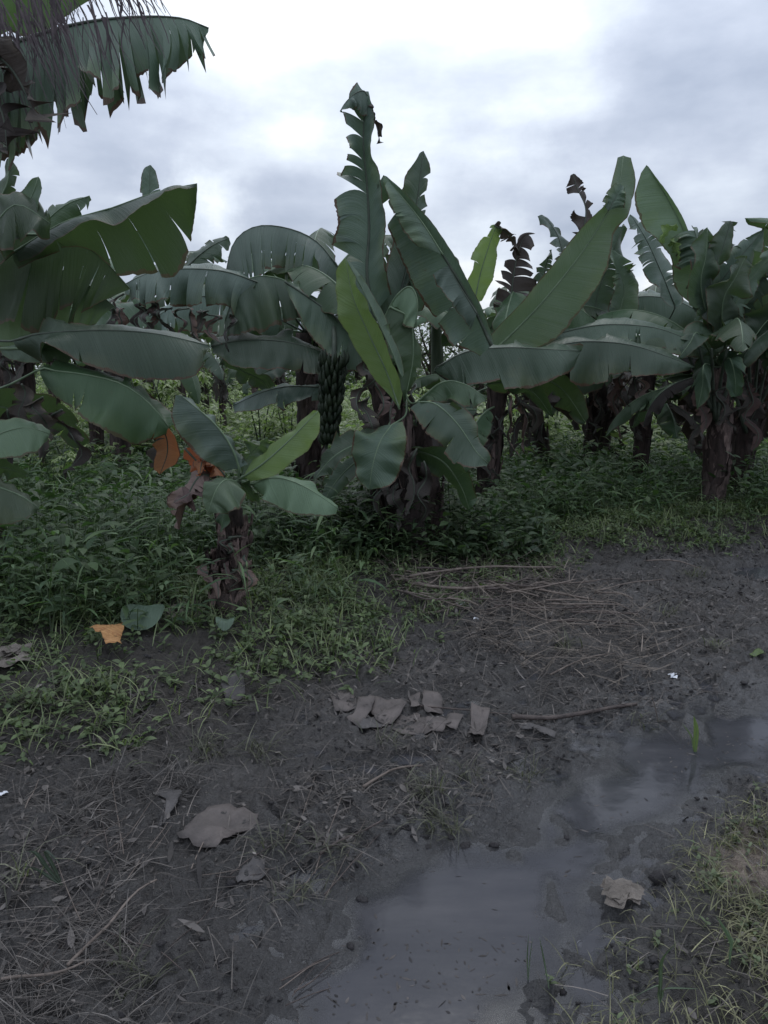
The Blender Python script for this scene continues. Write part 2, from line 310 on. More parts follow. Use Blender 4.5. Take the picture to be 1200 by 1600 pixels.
# ------------------------------------------------------------------ ground
def build_ground():
    ys = [-40, -20, -10, -5, -2.5, -1, 0, .5, .8, 1.0]
    y = 1.0
    while y < 14: y *= 1.0058; ys.append(y)
    while y < 500: y *= 1.09; ys.append(y)
    ys = np.array(ys)
    tt = np.linspace(-1, 1, 620); ext = 1*1.22**np.arange(1, 30); ts = np.r_[-ext[::-1], tt, ext]
    sc = .35+.62*np.maximum(ys, 0)
    X = ts[None, :]*sc[:, None]; Y = np.repeat(ys[:, None], len(ts), 1)
    Z = ground_z(X.ravel(), Y.ravel()).reshape(X.shape)
    V = np.stack([X, Y, Z], -1).reshape(-1, 3)
    r, c = X.shape; i = np.arange(r*c).reshape(r, c)
    Fc = np.stack([i[:-1, :-1], i[:-1, 1:], i[1:, 1:], i[1:, :-1]], -1).reshape(-1, 4)
    x, y = X.ravel(), Y.ravel(); wx = x+.12*(fbm(x, y, 3, 4)-.5); wy = y+.2*(fbm(x+31, y, 3, 4)-.5)
    wet = 1-sstep(-.05, .55, sdf(PUDDLE, wx, wy)+.5*(fbm(x, y, 4, 3)-.5))
    green = np.maximum(sstep(.15, -.4, sdf(BANK, wx, wy)), sstep(.1, -.3, sdf(RBANK, wx, wy)))
    sand = sstep(.06, -.06, sdf(gp([(1120, 1360), (1160, 1335), (1260, 1345), (1300, 1450), (1180, 1440), (1130, 1425)]), wx, wy))
    m, t, p, o = mat('mud_ground')
    a = t.nodes.new('ShaderNodeAttribute'); a.attribute_name = 'tint'; s = t.nodes.new('ShaderNodeSeparateColor'); t.links.new(a.outputs['Color'], s.inputs[0])
    n1 = noise(t, 2.2, 8, .62); n2 = noise(t, 26, 6, .7); n3 = noise(t, 90, 4, .7)
    mud = ramp(t, n1.outputs['Fac'], [(.3, (.026, .024, .022)), (.5, (.060, .056, .054)), (.7, (.118, .111, .106))])
    mud = mixc(t, mth(t, 'MULTIPLY', n2.outputs['Fac'], .7), mud, (.038, .033, .032))
    soil = ramp(t, n2.outputs['Fac'], [(.3, (.022, .019, .016)), (.7, (.06, .052, .042))])
    pt_ = noise(t, .9, 6, .7); pc = t.nodes.new('ShaderNodeClamp'); t.links.new(mth(t, 'MULTIPLY_ADD', pt_.outputs['Fac'], 4.0, -1.75), pc.inputs[0]); mud = mixc(t, mth(t, 'MULTIPLY', pc.outputs[0], .55), mud, (.022, .020, .019))
    c = mixc(t, s.outputs[1], mud, soil)
    c = mixc(t, s.outputs[0], c, ramp(t, n1.outputs['Fac'], [(.35, (.050, .049, .050)), (.65, (.096, .094, .095))]))
    c = mixc(t, s.outputs[2], c, ramp(t, n3.outputs['Fac'], [(.3, (.16, .125, .10)), (.7, (.30, .24, .19))]))
    t.links.new(c, p.inputs['Base Color'])
    rg = mth(t, 'MULTIPLY_ADD', s.outputs[0], -.20, mth(t, 'MULTIPLY_ADD', s.outputs[1], .25, .50)); t.links.new(mth(t, 'MULTIPLY_ADD', n2.outputs['Fac'], .25, mth(t, 'SUBTRACT', rg, .1)), p.inputs['Roughness'])
    p.inputs['Specular IOR Level'].default_value = .62
    bump(t, mth(t, 'ADD', n2.outputs['Fac'], mth(t, 'MULTIPLY', n3.outputs['Fac'], .6)), 1.0, .03, p)
    o = mesh_obj('ground', V, Fc, m, tint=np.stack([wet, green, sand], 1)); tag(o, kind='structure')
    # water sheet
    m, t, p, o_ = mat('puddle_water'); dpa = t.nodes.new('ShaderNodeAttribute'); dpa.attribute_name = 'tint'; dps = t.nodes.new('ShaderNodeSeparateColor'); t.links.new(dpa.outputs['Color'], dps.inputs[0])
    trn = t.nodes.new('ShaderNodeBsdfTransparent'); gls = t.nodes.new('ShaderNodeBsdfGlossy'); gls.inputs['Roughness'].default_value = .12; thin = t.nodes.new('ShaderNodeMixShader'); thin.inputs[0].default_value = .05
    t.links.new(trn.outputs[0], thin.inputs[1]); t.links.new(gls.outputs[0], thin.inputs[2]); wm_ = t.nodes.new('ShaderNodeMixShader'); t.links.new(dps.outputs[0], wm_.inputs[0]); t.links.new(thin.outputs[0], wm_.inputs[1]); t.links.new(p.outputs[0], wm_.inputs[2]); t.links.new(wm_.outputs[0], o_.inputs[0])
    n = noise(t, 1.9, 8, .66, stretch=(.7, 2.2, 1)); n4 = noise(t, 7, 4, .6)
    t.links.new(ramp(t, n.outputs['Fac'], [(.32, (.038, .038, .043)), (.5, (.048, .048, .054)), (.7, (.070, .068, .073))]), p.inputs['Base Color'])
    t.links.new(mth(t, 'MULTIPLY_ADD', n4.outputs['Fac'], .14, .03), p.inputs['Roughness']); p.inputs['Specular IOR Level'].default_value = .5
    p.inputs['IOR'].default_value = 1.33
    bump(t, noise(t, 9, 3, .5).outputs['Fac'], .10, .01, p)
    P = np.array(PUDDLE); x0, y0 = P.min(0)-.35; x1, y1 = P.max(0)+.35
    def water(poly, z, pad):
        Q = np.array(poly); xs = np.arange(Q[:, 0].min()-pad, Q[:, 0].max()+pad, .022); yy = np.arange(Q[:, 1].min()-pad, Q[:, 1].max()+pad, .022)
        X, Y = np.meshgrid(xs, yy); d = z-ground_z(X.ravel(), Y.ravel()); i = np.arange(X.size).reshape(X.shape)
        Fc = np.stack([i[:-1, :-1], i[:-1, 1:], i[1:, 1:], i[1:, :-1]], -1).reshape(-1, 4); Fc = Fc[d[Fc].max(1) > -.012]
        o = mesh_obj('puddle', np.stack([X.ravel(), Y.ravel(), np.full(X.size, z)], 1), Fc, m, tint=np.repeat(sstep(-.001, .017, d)[:, None], 3, 1)); tag(o, kind='structure')
    Q = np.array(PUDDLE2); water(PUDDLE2, float(ground_z(Q[:, 0].mean(), Q[:, 1].mean()))+.06, .1); water(PUDDLE, 0.0, .35)
build_ground()

# ------------------------------------------------------------------ banana leaf
def prof(u): return np.clip(np.sin(np.pi*np.clip(u, 0, 1)**.8), 0, 1)**.5
UP = np.array([0, 0, 1.])
def blade(name, M, Ea, Eb, material, parent, rib=None, pet=None, tears=3, tdepth=.5, gap=.012, twist=.03, miss=0, sway=0, wave=.012, bulge=.14, ribr=.011, seed=None, label=None, torn=(True, True), cuts_=None, N_=64, ns=7, ribmat=None, ragged=.04):
    rg = np.random.default_rng(seed if seed is not None else random.randrange(10**6))
    V = []; Fc = []; UV = []
    n = len(M); us = np.linspace(0, 1, n); Lm = np.linalg.norm(np.diff(M, axis=0), axis=1).sum()
    T = np.gradient(M, axis=0); T /= np.linalg.norm(T, axis=1)[:, None]+1e-9
    ph = rg.random(8)*6.28; fr = rg.uniform(8, 26, 4); cu = rg.uniform(.1, .95, 5); ca = rg.normal(size=5)*.05; cs = rg.uniform(5, 14, 5)
    def samp(A, u): return np.stack([np.interp(u, us, A[:, k]) for k in range(3)], 1)
    for side, E in ((1, Ea), (-1, Eb)):
        if E is None: continue
        wm = float(np.linalg.norm(E-M, axis=1).max()); tws = min(1, wm/.2)
        if tears and torn[0 if side == 1 else 1]:
            cuts = np.sort(rg.random(tears)*.94+.04); cuts = np.r_[0, cuts, 1]
            cuts = cuts[np.r_[True, np.diff(cuts) > .012]]
            if cuts[-1] < 1: cuts = np.r_[cuts, 1]
            if cuts_ is not None and side == 1: cuts = np.array([0, *cuts_, 1.])
        else: cuts = np.array([0, 1.])
        for a, b in zip(cuts[:-1], cuts[1:]):
            if len(cuts) > 2 and rg.random() < miss and a > .05: continue
            k = max(3, int((b-a)*N_)+1); u = np.linspace(a, b, k); uc = (a+b)/2; solo = len(cuts) == 2
            s0 = 0 if solo else tdepth*rg.uniform(.1, 1.35); gs = rg.uniform(.4, 1.9); tw = 0 if solo else rg.normal()*twist*tws; sw = 0 if solo else rg.normal()*sway*tws
            ln = 1 if solo else rg.uniform(.86, 1.03); base = len(V); lift = 0 if solo else rg.normal()*twist*.7*tws
            jit = rg.normal(size=k)*ragged*.25 if solo else rg.normal(size=k)*ragged*.28+np.linspace(-1, 1, k)*rg.normal()*ragged*1.2-(rg.random()**4)*.35
            for j in range(ns+1):
                s = j/ns; q = np.clip((s-s0)/(1-s0+1e-6), 0, 1)
                g = min(gap*gs, .3) if not solo else 0
                ue = uc+(u-uc)*(1-g*3*q**1.3) if not solo else u
                m_ = samp(M, ue); e_ = samp(E, ue); t_ = samp(T, ue); d = e_-m_; w = np.linalg.norm(d, axis=1)[:, None]+1e-6
                dn = d/w; nn = np.cross(t_, dn)*side; up = UP-dn*(dn@UP)[:, None]
                ss = (s*(ln+jit*s))[:, None]
                p = m_+d*ss+up*(bulge*w*4*s*(1-s)*.6)
                wv = sum(np.sin(ue*fr[i]+ph[i]+s*1.5*side) for i in range(4))[:, None]*.5
                fine = np.sin(ue*Lm*70+ph[5])[:, None]*.0018
                cr = sum(ca[i]*np.maximum(0, 1-np.abs(ue+.10*s-cu[i])*cs[i]) for i in range(5))[:, None]
                p = p+nn*((wave*wv*s+fine*min(1, s*3)+cr*s**1.3*min(1, wave/.012)*min(1, wm/.3)))*np.minimum(1, w/.1)
                if not solo:
                    p = p+nn*(q**1.5*((u-uc)/(b-a+1e-6)*2*tw+lift)[:, None])+t_*(sw*q**2)
                V.extend(p.tolist()); UV.extend([(x_*Lm, side*s) for x_ in u])
            for j in range(ns):
                for i in range(k-1):
                    f = (base+j*k+i, base+j*k+i+1, base+(j+1)*k+i+1, base+(j+1)*k+i)
                    Fc.append(f if side == 1 else f[::-1])
    o = mesh_obj(name, V, Fc, material, parent, uv=UV)
    if label: o['label'] = label
    R = M if pet is None else np.vstack([pet[:-1], M])
    Rs = crv(R[::3] if len(R) > 40 else R, 30); Rs[-1] = R[-1]; rr = np.linspace(1, .18, 30)**.8*ribr
    V, Fc, _ = tube(Rs, rr, 6)
    mesh_obj('midrib', V, Fc, ribmat or (RIBD if material in (LG, LD, LK, LO) else RIB), o)
    return o
CR = np.array([1., 0, 0]); CU = np.array([0, math.sin(PITCH), math.cos(PITCH)])
def leaf(parent, mid, a=None, b=None, da=-.12, db=.12, m=None, pet=None, name='leaf', n=60, **k):
    """mid: [(px,py,Y)]; a,b: traced edge [(px,py)] or a width in pixels; da/db: how far the edge lies behind (+) or before (-) the rib, m"""
    m = m or LM
    Mp = crv([at(*q) for q in mid], n); px = crv(np.array([q[:2] for q in mid], float), n); Ys = Mp[:, 1]
    u = np.linspace(0, 1, n)
    def edge(e, dd, sgn):
        if e is None: return None
        if isinstance(e, (int, float)):
            t = np.gradient(px, axis=0); t /= np.linalg.norm(t, axis=1)[:, None]+1e-9
            pr = np.stack([t[:, 1], -t[:, 0]], 1)*sgn
            q = px+pr*(e*prof(u))[:, None]; depth = dd*prof(u)
        else:
            q = crv(np.array(e, float), n); depth = dd*np.clip(np.minimum(u/.12, (1-u)/.12), 0, 1)
        return np.array([at(q[i, 0], q[i, 1], Ys[i]+depth[i]) for i in range(n)])
    pt = crv([at(*q) for q in pet], 10) if pet is not None else None
    return blade(name, Mp, edge(a, da, 1), edge(b, db, -1), m, parent, pet=pt, **k)
def leaf3(parent, base, az, el, Lg, Wd, droop=1.6, hang=.5, m=None, name='leaf', petl=.25, **k):
    """a free banana leaf that arches out of the crown"""
    n = 40; e_ = el; p = np.array(base, float); pts = [p.copy()]; d = np.array([math.cos(az), math.sin(az)])
    tot = Lg*(1+petl); st = tot/n
    for i in range(n):
        ee = e_-droop*((i/n)**1.6); p = p+np.array([d[0]*math.cos(ee), d[1]*math.cos(ee), math.sin(ee)])*st; pts.append(p.copy())
    pts = np.array(pts); kk = int(n*petl/(1+petl)); pet = pts[:kk+1]; M = crv(pts[kk:][::2], n)
    T = np.gradient(M, axis=0); T /= np.linalg.norm(T, axis=1)[:, None]
    Ls = np.cross(T, UP); Ls /= np.linalg.norm(Ls, axis=1)[:, None]+1e-6; Nn = np.cross(Ls, T)
    u = np.linspace(0, 1, n); w = (Wd*.5*prof(u))[:, None]; c, s = math.cos(hang), math.sin(hang)
    Ea = M+w*(Ls*c-Nn*s*.6-UP*s*.5); Eb = M+w*(-Ls*c-Nn*s*.6-UP*s*.5)
    return blade(name, M, Ea, Eb, m or LM, parent, pet=pet, N_=40, ns=5, **k)
def sheath(parent, c0, c1, R, a0, wide, z0, z1, flare, seed, m):
    """a dry leaf sheath wrapped round the pseudostem from height z0 to z1 (fractions)"""
    rg = np.random.default_rng(seed); V = []; Fc = []; nv, nu = 9, 6
    for i in range(nv):
        f = z0+(z1-z0)*i/(nv-1); c = c0+(c1-c0)*f; wd = wide*(1-.75*(i/(nv-1))**2)
        for j in range(nu):
            a = a0+wd*(j/(nu-1)-.5)+.12*math.sin(i*.9+seed); r = R*(1.08+flare*(i/(nv-1))**2+.05*rg.normal()+.08*math.sin(j*2.+seed))
            V.append(c+np.array([math.cos(a)*r, math.sin(a)*r, .02*rg.normal()]))
    Fc = [(i*nu+j, i*nu+j+1, (i+1)*nu+j+1, (i+1)*nu+j) for i in range(nv-1) for j in range(nu-1)]
    return mesh_obj('dry_sheath', V, Fc, m, parent)
def trunk(parent, base, top, r0, r1, seed=0, nsh=8, m=None, shm=(SHE, SHK), bend=0, name='pseudostem'):
    base = np.array(base, float); top = np.array(top, float); n = 26; t = np.linspace(0, 1, n)[:, None]
    P = base+(top-base)*t+np.array([bend, 0, 0])*np.sin(np.pi*t); P[0, 2] -= .08
    R = r0+(r1-r0)*t[:, 0]+.25*r0*np.exp(-t[:, 0]*9)
    V, Fc, uv = tube(P, R, 22, rough=.15, seed=seed); mesh_obj(name, V, Fc, m or STEM, parent)
    rg = np.random.default_rng(seed+5)
    for k in range(nsh):
        z0 = rg.uniform(0, .62); z1 = min(1.0, z0+rg.uniform(.18, .42)); f = (z0+z1)/2; bo = np.array([bend*math.sin(math.pi*f), 0, 0])
        sheath(parent, base+bo, top+bo, r0+(r1-r0)*f, rg.uniform(math.pi*.9, math.pi*2.1) if k % 4 else rg.uniform(0, 6.28), rg.uniform(.9, 2.0), z0, z1, rg.uniform(0, .5), seed*31+k, shm[k % len(shm)])
def hang_dead(parent, p, L_, w, seed, m=None, dx=0, dy=0):
    rg = np.random.default_rng(seed); p = np.array(p, float)
    pts = [p+np.array([dx*t+.04*rg.normal(), dy*t+.04*rg.normal()-.05*t, -L_*t+.06*math.sin(t*3)]) for t in np.linspace(0, 1, 6)]
    M = crv(pts, 30); u = np.linspace(0, 1, 30); ww = (w*prof(u))[:, None]; a = rg.uniform(0, 6.28)
    D = np.array([math.cos(a), math.sin(a)*.5, .1]); D2 = np.array([-math.cos(a+.8), -math.sin(a+.8)*.5, -.1])
    return blade('dead_leaf', M, M+ww*D, M+ww*D2, m or LK, parent, tears=6, tdepth=.2, gap=.10, twist=.04, sway=.05, wave=.02, ribr=.008, seed=seed, N_=30, ns=4, ragged=.15)

GRP = 'banana plants standing along the muddy track'
def plant(px, py, label, name='banana_plant', group=GRP, base=None):
    b = np.array(base) if base is not None else G(px, py)
    o = empty(name, b); tag(o, label, 'banana plant', group); return o, b

# --- upper left: near plant outside the frame whose torn leaf hangs in
A, b = plant(0, 0, 'banana plant whose comb-torn leaf hangs in at the upper left corner', base=(-3.1, 2.9, float(ground_z(-3.1, 2.9))))
crown = np.array([-3.0, 3.0, 3.1]); trunk(A, b, crown, .14, .09, 1, 8)
Yn = 3.3
leaf(A, [(-120, 150, 3.2), (-40, 95, 3.25), (50, 57, Yn), (140, 34, Yn), (230, 26, Yn), (290, 30, Yn), (326, 44, Yn)],
     [(-130, 350), (-30, 280), (30, 252), (95, 220), (165, 190), (225, 165), (285, 130), (314, 98), (326, 64)], None, da=-.10, m=LG, tears=95, tdepth=.16, gap=.05, twist=.03, sway=.03, wave=.01, bulge=.16, ribr=.012, seed=11, N_=120, ns=9)
leaf(A, [(-120, 150, 3.32), (50, 58, 3.37), (140, 36, 3.38), (230, 28, 3.38), (326, 44, 3.38)], [(-140, 360), (-30, 285), (20, 262), (90, 218), (165, 184), (225, 160), (280, 122), (312, 80), (326, 52)], None, da=.12, m=LG, tears=60, tdepth=.2, gap=.06, twist=.03, sway=.03, ribr=.004, seed=12, N_=110, name='leaf_far_half')
leaf(A, [(-100, -60, 3.7), (0, -10, 3.7), (60, -14, 3.7), (130, -25, 3.7), (240, -60, 3.7)], [(-120, 60), (10, 58), (65, 54), (100, 24), (200, -30)], None, da=.1, m=LP, tears=0, bulge=.05, seed=13)
leaf(A, [(-90, 30, 3.0), (-30, 70, 3.0), (20, 110, 3.0), (60, 190, 3.0)], 26, 26, m=LK, tears=14, tdepth=.1, gap=.16, twist=.05, sway=.05, seed=14, name='dead_leaf')
leaf(A, [(-60, 90, 3.05), (-20, 130, 3.05), (5, 180, 3.05), (12, 236, 3.05)], 24, 22, m=LK, tears=10, tdepth=.1, gap=.16, twist=.05, sway=.04, seed=15, name='dead_leaf')
leaf(A, [(-120, 100, 3.45), (-60, 90, 3.45), (0, 80, 3.45), (60, 70, 3.45), (120, 60, 3.45)], [(-120, 330), (-60, 290), (0, 262), (60, 225), (115, 150)], 10, da=-.05, m=LG, tears=22, tdepth=.4, gap=.04, twist=.02, sway=.02, seed=16)
fb = MB(); rg = np.random.default_rng(4)
for i in range(210):
    x0 = rg.uniform(-60, 235) if i % 3 else rg.uniform(-40, 90); y0 = rg.uniform(-60, 30)+max(0, (90-x0))*.3; Ln = rg.uniform(50, 190)*(1-.45*max(0, x0)/215); Yf = 3.12+rg.uniform(-.06, .08)
    sl = rg.uniform(.05, .55); q = [at(x0+sl*Ln*t+5*math.sin(t*4+i), y0+Ln*t, Yf) for t in np.linspace(0, 1, 7)]
    w = rg.uniform(.0012, .0045); s = np.array([w, w*.4, 0]); b0 = len(fb.V)
    for j, p in enumerate(q): tt = 1-.7*j/6; fb.V += [tuple(p-s*tt), tuple(p+s*tt)]
    fb.F += [(b0+2*j, b0+2*j+1, b0+2*j+3, b0+2*j+2) for j in range(6)]
FIB = plain('dry_fibre', (.055, .045, .05), (.14, .115, .12), 12, .8, 0)
o = fb.build('dry_fibres', FIB, A); tag(o, kind='stuff')
for az, el in ((2.6, 1.1), (3.9, .9), (1.9, 1.3), (5.0, 1.2)): leaf3(A, crown, az, el, 1.9, .6, 1.6, .6, m=LM, tears=12, tdepth=.4, gap=.05, twist=.02)

# --- left plant
B, b = plant(0, 0, 'large banana plant at the left edge with broad overlapping green leaves', base=(-3.4, 5.3, float(ground_z(-3.4, 5.3))))
crown = at(-90, 520, 5.2); trunk(B, b, crown, .16, .11, 2, 10); c3 = (-90, 520, 5.2)
leaf(B, [(20, 395, 4.9), (95, 350, 4.85), (150, 332, 4.8), (175, 325, 4.8), (245, 300, 4.75), (308, 287, 4.75)], [(25, 425), (100, 394), (150, 402), (182, 428), (230, 432), (280, 426), (300, 376), (309, 310)], [(30, 410), (98, 362), (150, 347), (185, 352), (245, 318), (306, 292)], da=.10, db=-.12, m=LM, pet=[c3, (-40, 450, 5), (20, 395, 4.9)], tears=5, tdepth=.5, gap=.03, twist=.015, torn=(True, False), wave=.02, seed=21)
leaf(B, [(-60, 400, 5.0), (20, 368, 5.0), (90, 372, 5.0), (150, 395, 5.0), (204, 452, 5.0)], [(-60, 520), (0, 540), (60, 532), (112, 506), (168, 470)], None, da=-.05, m=LM, pet=[c3, (-60, 400, 5)], tears=9, tdepth=.25, gap=.03, twist=.03, wave=.02, seed=22, bulge=.05)
leaf(B, [(-70, 470, 5.1), (0, 420, 5.1), (60, 410, 5.1), (130, 440, 5.1), (180, 480, 5.1)], [(-60, 560), (10, 556), (60, 545), (110, 530), (150, 505)], 20, da=.0, m=LP, seed=23, tears=4, gap=.02, twist=.02)
leaf(B, [(-60, 420, 4.8), (-20, 340, 4.8), (10, 290, 4.8), (14, 246, 4.8)], 34, 26, da=.1, db=.1, m=LP, seed=24, pet=[c3, (-60, 420, 4.8)])
leaf(B, [(-30, 420, 4.7), (20, 350, 4.7), (48, 310, 4.7), (60, 276, 4.7)], 30, 28, da=.05, db=-.1, m=LM, seed=25, tears=4, gap=.03, pet=[c3, (-30, 420, 4.7)])
leaf(B, [(-40, 400, 4.6), (0, 340, 4.6), (30, 320, 4.6), (80, 350, 4.6)], [(-30, 440), (10, 400), (40, 370), (75, 372)], [(-40, 360), (0, 318), (34, 300), (78, 330)], da=-.1, db=.1, m=LM, seed=26, pet=[c3, (-40, 400, 4.6)])
leaf(B, [(0, 440, 5.2), (60, 360, 5.2), (100, 322, 5.2), (140, 306, 5.2)], [(30, 440), (90, 380), (125, 345), (141, 322)], [(0, 400), (60, 345), (105, 312), (138, 304)], da=-.05, db=.12, m=LM, seed=27, pet=[c3, (0, 440, 5.2)])
leaf(B, [(20, 533, 4.6), (60, 522, 4.6), (150, 516, 4.6), (240, 521, 4.6), (328, 540, 4.65)], [(28, 550), (100, 558), (150, 580), (225, 590), (300, 580), (326, 548)], [(30, 530), (70, 520), (150, 518), (240, 524), (328, 541)], da=-.12, db=.3, m=LG, pet=[c3, (-30, 530, 4.8), (20, 533, 4.6)], seed=28, wave=.015, bulge=.2)
leaf(B, [(0, 545, 4.75), (70, 545, 4.75), (120, 545, 4.75), (160, 560, 4.75)], 12, 30, m=LP, seed=29, da=.05, db=-.05)
leaf(B, [(62, 577, 4.5), (130, 585, 4.5), (190, 600, 4.5), (235, 632, 4.5), (264, 668, 4.5)], [(66, 606), (110, 640), (160, 676), (205, 695), (258, 680)], [(75, 568), (130, 574), (190, 590), (240, 630), (266, 668)], da=-.1, db=.2, m=LM, pet=[c3, (-20, 605, 4.7), (20, 583, 4.6), (62, 577, 4.5)], seed=30, bulge=.18)
leaf(B, [(-60, 620, 5.5), (20, 640, 5.5), (90, 655, 5.5), (125, 700, 5.5)], 34, 26, m=LM, seed=31, pet=[c3, (-60, 620, 5.5)], tears=4, gap=.03)
leaf(B, [(190, 620, 5.0), (225, 650, 5.0), (255, 672, 4.95), (262, 705, 4.95), (250, 742, 4.95)], 20, 26, m=LO, seed=32, name='dead_leaf', tears=4, gap=.1, tdepth=.1, label='orange dying leaf hanging under the green leaf')
leaf(B, [(190, 600, 5.1), (240, 640, 5.1), (255, 690, 5.1), (240, 735, 5.1)], 16, 20, m=LK, seed=34, name='dead_leaf', tears=3, gap=.1)
for i, (x_, y_) in enumerate([(40, 600), (70, 620), (100, 640), (20, 640), (135, 470), (165, 480)]): hang_dead(B, at(x_, y_, 5.3), .45, .09, 300+i)
for az, el in ((2.4, 1.2), (3.4, 1.0), (4.2, .9), (1.6, 1.0)): leaf3(B, crown, az, el, 1.9, .62, 1.6, .5, m=LM, tears=8, tdepth=.4, gap=.05, twist=.02)

# --- small plant low at the left edge
H, b = plant(8, 905, 'low banana sucker cut by the left edge with three small green leaves')
trunk(H, b, at(-5, 800, b[1]), .06, .04, 3, 5, shm=(SHK, SHE)); hc = (-25, 790, b[1])
y4 = b[1]-.35
leaf(H, [(-40, 700, y4), (0, 678, y4), (40, 668, y4), (78, 678, y4)], [(-35, 725), (0, 718), (40, 712), (74, 690)], [(-35, 670), (0, 658), (45, 655), (78, 672)], da=-.1, db=.1, m=LP, pet=[hc, (-40, 700, y4)], seed=41, tears=0)
leaf(H, [(-40, 735, y4+.2), (0, 730, y4+.2), (42, 742, y4+.2)], 14, 16, m=LM, pet=[hc, (-40, 735, y4+.2)], seed=42, tears=0)
leaf(H, [(-40, 750, y4-.1), (0, 762, y4-.1), (35, 776, y4-.1), (60, 794, y4-.1)], [(-40, 815), (0, 822), (30, 815), (58, 800)], [(-35, 740), (5, 752), (38, 770), (60, 792)], da=-.1, db=.1, m=LP, pet=[hc, (-40, 750, y4-.1)], seed=43, tears=0)

# --- plant with long drooping shredded leaves, left of centre
Cc, b = plant(0, 0, 'banana plant with comb-split arching leaves drooping over dry brown shreds', base=(-.72, 7.1, float(ground_z(-.72, 7.1))))
crown = at(478, 520, 7.0); c3 = (478, 520, 7.0); trunk(Cc, b, crown, .13, .10, 5, 9)
leaf(Cc, [(530, 420, 6.4), (495, 378, 6.4), (450, 357, 6.35), (400, 354, 6.3), (365, 380, 6.3), (350, 440, 6.3)], [(520, 470), (470, 448), (430, 440), (400, 448), (385, 480), (362, 515)], None, da=-.2, m=LG, tears=17, tdepth=.3, gap=.035, twist=.02, pet=[c3, (540, 480, 6.6), (530, 420, 6.4)], seed=51, bulge=.3)
leaf(Cc, [(530, 420, 6.55), (495, 380, 6.55), (450, 359, 6.5), (400, 356, 6.45), (365, 382, 6.4), (350, 440, 6.4)], [(500, 455), (455, 430), (420, 420), (375, 440), (345, 505)], None, da=.2, m=LM, tears=12, tdepth=.3, gap=.05, twist=.02, seed=52, bulge=.2, name='leaf_far_half')
leaf(Cc, [(400, 440, 6.0), (350, 424, 6.0), (290, 420, 6.0), (235, 426, 5.95), (195, 444, 5.9)], [(385, 505), (340, 494), (280, 488), (230, 482), (196, 466)], [(400, 450), (350, 430), (290, 425), (240, 430), (197, 446)], da=-.12, db=.25, m=LG, tears=11, tdepth=.2, gap=.03, twist=.03, pet=[c3, (440, 470, 6.4), (400, 440, 6.0)], seed=53, bulge=.3)
leaf(Cc, [(470, 455, 6.1), (440, 436, 6.1), (400, 432, 6.05), (370, 450, 6.0), (352, 500, 6.0)], [(480, 500), (455, 512), (415, 522), (380, 528), (350, 528)], None, da=-.15, m=LM, tears=3, gap=.02, pet=[c3, (490, 480, 6.4), (470, 455, 6.1)], seed=54, bulge=.3, wave=.03)
leaf(Cc, [(285, 425, 6.8), (310, 400, 6.8), (335, 382, 6.8), (358, 372, 6.8)], [(320, 430), (340, 415), (352, 400), (359, 378)], [(285, 415), (308, 390), (335, 374), (350, 367)], m=LG, da=-.05, db=.1, tears=5, gap=.04, seed=55)
leaf(Cc, [(445, 440, 5.9), (490, 470, 5.9), (525, 498, 5.9), (565, 550, 5.9)], [(452, 465), (480, 520), (525, 572), (565, 585)], [(452, 436), (498, 462), (535, 498), (568, 545)], da=-.1, db=.12, m=LG, seed=56, wave=.012, bulge=.08)
leaf(Cc, [(330, 541, 5.9), (380, 531, 5.9), (440, 533, 5.9), (490, 545, 5.9), (520, 560, 5.9)], [(335, 560), (370, 590), (430, 594), (490, 586), (518, 566)], [(330, 538), (380, 526), (440, 526), (495, 540), (520, 556)], da=-.12, db=.2, m=LG, seed=57, bulge=.22)
leaf(Cc, [(500, 605, 6.2), (450, 604, 6.2), (410, 613, 6.2), (364, 634, 6.2)], [(495, 630), (450, 634), (405, 645), (366, 645)], [(500, 602), (450, 602), (408, 609), (364, 630)], da=-.12, db=.15, m=LG, seed=58, pet=[c3, (520, 590, 6.6), (500, 605, 6.2)])
leaf(Cc, [(470, 560, 6.6), (430, 575, 6.6), (400, 590, 6.6), (380, 615, 6.6)], 20, 14, m=LM, seed=59)
leaf(Cc, [(350, 560, 6.4), (380, 580, 6.4), (410, 595, 6.4), (424, 612, 6.4)], 16, 14, m=LM, seed=60)
for i, (x_, y_, h_) in enumerate([(150, 468, .3), (172, 462, .34), (195, 460, .36), (218, 470, .34), (240, 474, .3), (262, 480, .28), (285, 482, .28), (310, 485, .25), (335, 487, .25), (365, 490, .3), (185, 480, .3), (228, 468, .34), (300, 480, .3)]): hang_dead(Cc, at(x_, y_, 5.86), h_, .05, 400+i, m=LK if i % 2 else LD)
for az, el in ((1.5, 1.2), (2.2, 1.0), (.8, 1.1)): leaf3(Cc, crown, az, el, 1.6, .5, 1.5, .6, m=LM, tears=10, tdepth=.4, gap=.05, twist=.02)
leaf(Cc, [(440, 500, 6.9), (370, 468, 6.9), (300, 466, 6.85), (235, 500, 6.8)], [(430, 545), (370, 530), (300, 528), (238, 520)], 16, m=LG, seed=194, tears=8, gap=.02, da=-.1, db=.15, pet=[c3, (440, 500, 6.9)])
leaf(Cc, [(470, 500, 7.1), (430, 490, 7.1), (385, 500, 7.1), (340, 530, 7.1)], [(460, 540), (420, 550), (380, 552), (345, 545)], 18, m=LM, seed=195, tears=6, gap=.02, pet=[c3, (470, 500, 7.1)])
leaf(Cc, [(250, 480, 7.3), (200, 500, 7.3), (150, 530, 7.3), (120, 570, 7.3)], 30, 30, m=LM, seed=196, tears=6, gap=.02, pet=[c3, (350, 500, 7.2), (250, 480, 7.3)])
